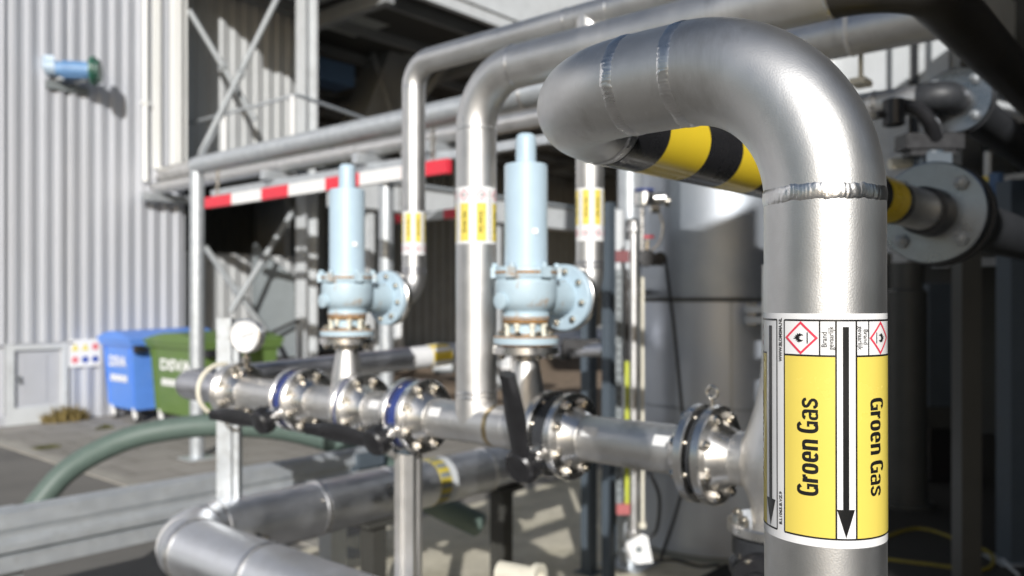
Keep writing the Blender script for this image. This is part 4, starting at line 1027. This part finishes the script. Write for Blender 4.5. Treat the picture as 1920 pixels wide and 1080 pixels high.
# dark posts by the gauge
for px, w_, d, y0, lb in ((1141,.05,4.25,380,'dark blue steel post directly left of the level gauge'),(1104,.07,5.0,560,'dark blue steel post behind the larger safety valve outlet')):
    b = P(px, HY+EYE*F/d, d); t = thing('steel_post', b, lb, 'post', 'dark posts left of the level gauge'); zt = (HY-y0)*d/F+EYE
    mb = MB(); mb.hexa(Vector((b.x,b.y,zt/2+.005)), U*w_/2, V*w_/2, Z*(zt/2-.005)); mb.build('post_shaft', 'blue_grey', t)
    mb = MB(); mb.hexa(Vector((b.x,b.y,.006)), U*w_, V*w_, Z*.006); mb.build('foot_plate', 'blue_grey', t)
bv = thing('ball_valve', P(1090,645,4.4), 'black handled ball valve beside the foot of the larger safety valve', 'valve')
mb = MB(); mb.hexa(P(1090,645,4.4), RGT*.10, FWD*.03, Z*.025); mb.cyl(P(1060,645,4.4), P(1060,675,4.4), .03, 14); mb.build('handle', 'black', bv)
mb = MB(); mb.tube([P(1000,660,4.6), P(1150,655,4.3)], .035, 18); mb.build('valve_body', 'darksteel', bv)
# tall pipe between tank and posts, plus hanging cables
tpz = thing('sight_pipe', P(1148,520,4.95), 'pale rounded pipe end behind the right relief branch', 'pipe')
mb = MB(); mb.lathe([(0,.045),(.02,.07),(.22,.075),(.34,.06),(.40,.03),(.41,0)], P(1146,515,4.95), Z, 28); mb.build('pipe_body', 'ltgrey', tpz)
mb = MB(); mb.cyl(P(1146,515,4.95), P(1146,1046,4.95), .035, 20); mb.build('lower_pipe', 'blue_grey', tpz)
for pts_, lb in (([P(1247,480,4.9), P(1262,600,4.98), P(1278,760,4.95), P(1285,880,4.9), P(1268,960,4.85), P(1238,1050,4.7)], 'thin black cable hanging down the front of the tank'),
                 ([P(1215,880,4.6), P(1236,930,4.6), P(1232,990,4.6), P(1215,1010,4.6)], 'short black cable loop beside the level gauge foot'),
                 ([P(1200,1058,4.9), P(1260,1050,4.9), P(1310,1062,4.9), P(1350,1060,4.9)], 'dark cable lying on the ground at the tank foot')):
    mb = MB(); mb.tube(smooth_path(pts_, 10), .010, 8); tag(mb.build('cable', 'rubber', base=pts_[-1]), lb, 'cable')
# capped cream pipe at the bottom edge
cb = P(992, 1083, 2.9)
ct = thing('drain_pipe', cb, 'cream plastic pipe end sticking up at the bottom edge of the picture', 'pipe')
ax = (RGT*.85-FWD*.5).normalized()
mb = MB(); mb.lathe([(-.12,.040),(.02,.040),(.022,.055),(.045,.055),(.047,.030),(.02,.028)], cb, ax, 36); mb.build('pipe_end', 'cream', ct)
mb = MB(); mb.cyl(cb-ax*.08-Z*.02, Vector(((cb-ax*.08).x,(cb-ax*.08).y,0)), .04, 24); mb.build('stand_pipe', 'cream', ct)

# ================================================================== RIGHT SIDE
# container with light panels, on legs
eqd = 8.4
ec = thing('equipment_container', C(4.2, 9, -EYE), 'light grey equipment container raised on legs beyond the labelled pipe', 'container')
mb = MB(); ul_ = 8.3; va, vb = on_u(1800, ul_)[0], on_u(1455, ul_)[0]
mb.box(ul_, ul_+2.6, va, vb, .45, 3.4); mb.build('container_body', 'ltgrey', ec)
for px in (1497, 1546, 1690, 1765):
    vq = on_u(px, ul_-.05)[0]; mb = MB(); mb.box(ul_-.09, ul_, vq-.07, vq+.07, .3, 3.5); mb.build('panel_rib', 'white' if px < 1600 else 'ltgrey', ec)
vq0, vq1 = on_u(1722, ul_)[0], on_u(1676, ul_)[0]
mb = MB(); mb.box(ul_-.02, ul_, vq0, vq1, 1.3, 2.6); mb.build('vent_opening', 'black', ec)
for px in (1500, 1765):
    vq = on_u(px, ul_+.2)[0]; mb = MB(); mb.box(ul_+.1, ul_+.3, vq-.1, vq+.1, -EYE, .45); mb.build('container_leg', 'colgrey', ec)
# dark back wall on the right
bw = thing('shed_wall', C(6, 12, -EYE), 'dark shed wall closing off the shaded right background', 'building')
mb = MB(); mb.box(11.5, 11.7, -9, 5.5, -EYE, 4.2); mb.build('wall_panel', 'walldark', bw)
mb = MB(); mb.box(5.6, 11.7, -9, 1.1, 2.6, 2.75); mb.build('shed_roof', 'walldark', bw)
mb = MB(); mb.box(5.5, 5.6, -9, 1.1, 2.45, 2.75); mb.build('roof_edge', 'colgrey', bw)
# pipe D overhead (runs parallel to the manifold)
dD = 3.25; cD = P(1597,64,dD); 
pd = thing('overhead_pipe', cD, 'bright overhead pipe with a weld ring above the black lever valve', 'pipe')
mb = MB(); mb.tube([W(cD.x, cD.y+.45, cD.z-EYE), W(cD.x, on_u(1790, cD.x)[0], cD.z-EYE)], .084, 44); mb.build('pipe_body', 'steel2', pd)
weld(pd, cD, V, .084, .014, .004, False, 'white')
mb = MB(); q = P(1614,80,3.3); mb.cyl(q, q-Z*.16, .010, 10); mb.hexa(q-Z*.16, U*.05, V*.03, Z*.012); mb.build('hanger_rod', 'cream', pd)
mb = MB(); q = cD+V*.45; mb.tube([q, q+Z*1.4], .084, 30); mb.build('riser', 'steel2', pd)
# pipe E, black hose end, flange
dE = 3.3
pe = thing('flanged_pipe', P(1795,188,dE), 'steel pipe with a black rubber bend into a round bolted flange', 'pipe')
fE = P(1793,189,dE); uE, vE_, zE = fE.x, fE.y, fE.z-EYE
ub_ = uE-.13; 
vj = on_u(1728, ub_)[0]
mb = MB(); mb.tube([W(ub_, vj, zE), W(ub_, vj+1.1, zE)], .056, 36); mb.build('pipe_body', 'steel2', pe)
weld(pe, W(ub_, on_u(1640,ub_)[0], zE), V, .056, .03, .004, False, 'steel2')
mb = MB(); mb.tube(fillet([W(ub_,vj+.01,zE), W(ub_,vE_,zE), W(uE,vE_,zE)], .07, 10), .058, 36); mb.build('rubber_bend', 'rubber', pe)
mb = MB(); mb.disc(fE, U, 0, .130, .03, 64, bev=.004); fl = mb.build('flange', 'flangegrey', pe); bolts(fl, fE, U, .10, 4, .035, .02, .5, 'boltgrey')
mb = MB(); mb.disc(fE+U*.035, U, 0, .135, .03, 48); mb.tube([fE+U*.04, fE+U*3], .085, 32); mb.build('rear_pipe', 'rubber', pe)
# lever valve with black grip by the flange
hv = thing('hand_valve', P(1745,300,3.35), 'black hand valve with a bent lever above the big bolted flange', 'valve')
dh = 3.3
mb = MB(); mb.hexa(P(1742,268,dh), RGT*.115, FWD*.05, Z*.03); mb.hexa(P(1742,285,dh), RGT*.09, FWD*.04, Z*.02); mb.build('mounting_flange', 'black', hv)
mb = MB(); mb.cyl(P(1745,285,dh), P(1745,330,dh), .05, 24); mb.hexa(P(1748,305,dh), RGT*.05, FWD*.055, Z*.03); mb.build('valve_neck', 'blue_grey', hv)
mb = MB(); arm = smooth_path([P(1752,258,dh-.03), P(1745,232,dh-.06), P(1722,206,dh-.08), P(1690,196,dh-.1)], 8)
mb.tube(arm, [.035-.010*i/len(arm) for i in range(len(arm))], 12); mb.build('lever_arm', 'black', hv)
mb = MB(); mb.lathe([(-.055,.030),(-.05,.042),(.045,.042),(.05,.030)], P(1676,210,dh-.1), Z, 14); mb.cyl(P(1676,212,dh-.1), P(1644,215,dh-.1), .015, 12); mb.build('grip', 'black', hv)
wp = thing('plastic_pipe', P(1697,305,3.4), 'short white plastic pipe stub beside the black hand valve', 'pipe')
mb = MB(); a = P(1668,308,3.4); b = P(1731,303,3.4); mb.lathe([(0,.014),(0,.022),(.02,.024),((b-a).length,.024)], a, b-a, 24); mb.build('pipe_body', 'cream', wp)
# warm grey column
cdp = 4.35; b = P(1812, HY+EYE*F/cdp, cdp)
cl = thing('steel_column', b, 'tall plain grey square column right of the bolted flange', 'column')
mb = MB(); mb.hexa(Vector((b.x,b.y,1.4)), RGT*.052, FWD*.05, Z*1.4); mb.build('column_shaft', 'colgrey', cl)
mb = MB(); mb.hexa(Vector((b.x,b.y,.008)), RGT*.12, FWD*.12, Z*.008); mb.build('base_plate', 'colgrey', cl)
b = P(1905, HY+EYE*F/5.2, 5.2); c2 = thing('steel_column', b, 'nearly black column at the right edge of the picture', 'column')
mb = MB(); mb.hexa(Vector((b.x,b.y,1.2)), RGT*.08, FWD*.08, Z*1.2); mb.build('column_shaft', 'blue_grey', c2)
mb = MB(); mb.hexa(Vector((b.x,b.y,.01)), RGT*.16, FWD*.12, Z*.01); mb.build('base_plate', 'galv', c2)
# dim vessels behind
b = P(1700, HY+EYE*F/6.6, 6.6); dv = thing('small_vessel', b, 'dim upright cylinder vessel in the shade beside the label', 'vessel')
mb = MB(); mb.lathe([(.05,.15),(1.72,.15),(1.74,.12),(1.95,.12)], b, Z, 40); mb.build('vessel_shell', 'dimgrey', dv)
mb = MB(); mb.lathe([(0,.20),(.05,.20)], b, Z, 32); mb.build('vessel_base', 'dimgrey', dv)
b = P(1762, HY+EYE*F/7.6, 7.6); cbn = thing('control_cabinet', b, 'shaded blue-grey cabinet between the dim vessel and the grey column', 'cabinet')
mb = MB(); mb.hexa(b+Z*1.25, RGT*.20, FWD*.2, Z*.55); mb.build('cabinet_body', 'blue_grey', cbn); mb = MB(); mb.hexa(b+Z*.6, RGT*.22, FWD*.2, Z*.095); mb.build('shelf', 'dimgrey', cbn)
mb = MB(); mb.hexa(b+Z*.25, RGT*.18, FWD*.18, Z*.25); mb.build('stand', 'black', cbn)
# blue pipework at the far right
bp = thing('blue_pipework', P(1880,430,6), 'blue painted pipe frame behind the column at the right edge', 'pipework')
mb = MB(); mb.tube([P(1868,325,6), P(1868,395,6)], .05, 16); mb.tube([P(1862,390,6), P(1960,385,6)], .04, 16); mb.build('frame_pipe', 'steelblue', bp)
mb = MB(); mb.tube([P(1835,345,6.2), P(1960,330,6.2)], .045, 16); mb.tube([P(1835,370,6.3), P(1960,362,6.3)], .03, 16); mb.build('cross_pipe', 'ltgrey', bp)
mb = MB(); mb.disc(P(1850,346,6.1), U, 0, .06, .06, 20); mb.build('yellow_cap', 'yellow', bp)
mb = MB(); mb.tube([P(1852,285,6.2), P(1852,345,6.2)], .025, 10); mb.build('riser', 'ltgrey', bp)
mb = MB(); mb.bar(P(1835,492,6), P(1960,488,6), .05, .06); mb.build('bracket', 'ltgrey', bp)
mb = MB(); mb.bar(P(1905,235,6.5), P(1905,270,6.5), .05, .05); mb.build('hanger', 'ltgrey', bp)
# roof sheet seen between the pipes
rs = thing('lean_to_roof', P(1880,200,7), 'blue-grey lean-to roof sheet seen behind the upper bolted flange', 'roof')
mb = MB(); mb.add([P(1830,165,6.5), P(2000,160,7.5), P(2000,218,6.3), P(1835,228,5.8)], [(0,1,2,3)]); mb.bar(P(1835,228,5.8), P(2000,218,6.3), .05, .05); mb.build('roof_sheet', 'ltgrey', rs)
# yellow hose loop + white cable on the shaded ground
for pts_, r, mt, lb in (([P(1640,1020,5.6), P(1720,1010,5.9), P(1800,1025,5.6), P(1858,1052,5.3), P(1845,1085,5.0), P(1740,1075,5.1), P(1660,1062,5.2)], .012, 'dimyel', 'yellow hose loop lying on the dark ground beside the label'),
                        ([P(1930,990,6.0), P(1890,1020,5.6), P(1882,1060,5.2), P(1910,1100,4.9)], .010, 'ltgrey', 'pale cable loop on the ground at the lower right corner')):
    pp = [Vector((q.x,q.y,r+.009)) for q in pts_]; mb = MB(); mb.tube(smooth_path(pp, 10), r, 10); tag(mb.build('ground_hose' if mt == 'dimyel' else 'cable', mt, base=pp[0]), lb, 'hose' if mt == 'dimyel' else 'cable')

# ================================================================== UNSEEN BLOCKERS ADDED TO SHADE THE RIGHT SIDE
ob = thing('tall_shade_blocker', C(1.2,-3,-EYE), 'narrow tall housing with a sloping top, added unseen behind the camera to cast shade', 'blocker')  # occluder added out of view; its sloped top shapes the tank's shadow
mb = MB(); o = C(.88,-3,-EYE); mb.prism([(0,0),(.74,0),(.74,5.51),(.17,5.30),(0,5.22)], o, RGT, Z, -FWD*.6); mb.build('tall_blocker_body', 'grey', ob)
ob = thing('wide_shade_blocker', C(5,-3.5,-EYE), 'plain grey block added unseen behind the camera to shade the right', 'building')  # added out of view to keep sun off the lower right
mb = MB(); mb.hexa(C(6.3,-4.5,1.75), RGT*3.9, FWD*1.5, Z*3.4); mb.build('wide_blocker_body', 'grey', ob)
sh = thing('sky_shade', C(5,6,-EYE), 'flat dark shelter roof and side wall added unseen to darken the pipework', 'shading')  # added out of view to cut light from the sky on the right
mb = MB(); mb.hexa(C(5.1,6.2,6.0), RGT*3.9, FWD*5.7, Z*.05); mb.build('shading_roof', 'walldark', sh)
mb = MB(); mb.hexa(C(7.6,5.9,2.1), RGT*.06, FWD*6.0, Z*3.75); mb.build('side_wall', 'walldark', sh)

# ================================================================== CAMERA, LIGHT, SKY
cam = bpy.data.cameras.new('camera'); co = bpy.data.objects.new('camera', cam); COL.objects.link(co)
co.location = (0,0,EYE); co.rotation_euler = (PI/2, 0, math.atan2(-CU, SU))
cam.sensor_fit = 'HORIZONTAL'; cam.sensor_width = 36; cam.lens = 36*F/1920; cam.shift_y = (HY-540)/1920
cam.clip_start = .02; cam.clip_end = 800
cam.dof.use_dof = True; cam.dof.focus_distance = .76; cam.dof.aperture_fstop = cam.lens/5.7; cam.dof.aperture_blades = 0
scn.camera = co
EL = math.radians(22.0); DRIFT = math.radians(-.74)
sd = (FWD*math.cos(DRIFT) + RGT*math.sin(DRIFT)); sdir = (sd*math.cos(EL) - Z*math.sin(EL)).normalized()
sun = bpy.data.lights.new('sun', 'SUN'); sun.energy = 4.6; sun.angle = math.radians(.5); sun.color = (1,.985,.962)
so = bpy.data.objects.new('sun', sun); COL.objects.link(so); so.rotation_euler = sdir.to_track_quat('-Z','Y').to_euler(); so.location = (-10,-10,20)
wd = bpy.data.worlds.new('World'); scn.world = wd; wd.use_nodes = True; nt = wd.node_tree
bg = nt.nodes['Background']; sky = nt.nodes.new('ShaderNodeTexSky'); sky.sky_type = 'NISHITA'; sky.sun_disc = False
sky.sun_elevation = EL; tosun = -sdir; sky.sun_rotation = math.atan2(tosun.x, tosun.y); sky.air_density = 1.0; sky.dust_density = 1.5; sky.ozone_density = 1.0
nt.links.new(sky.outputs[0], bg.inputs['Color']); bg.inputs['Strength'].default_value = .075
vs_ = scn.view_settings; vs_.view_transform = 'Standard'; vs_.look = 'None'; vs_.exposure = 0; vs_.gamma = 1; vs_.use_curve_mapping = False
scn.cycles.use_denoising = True; scn.cycles.max_bounces = 8; scn.cycles.sample_clamp_indirect = 6
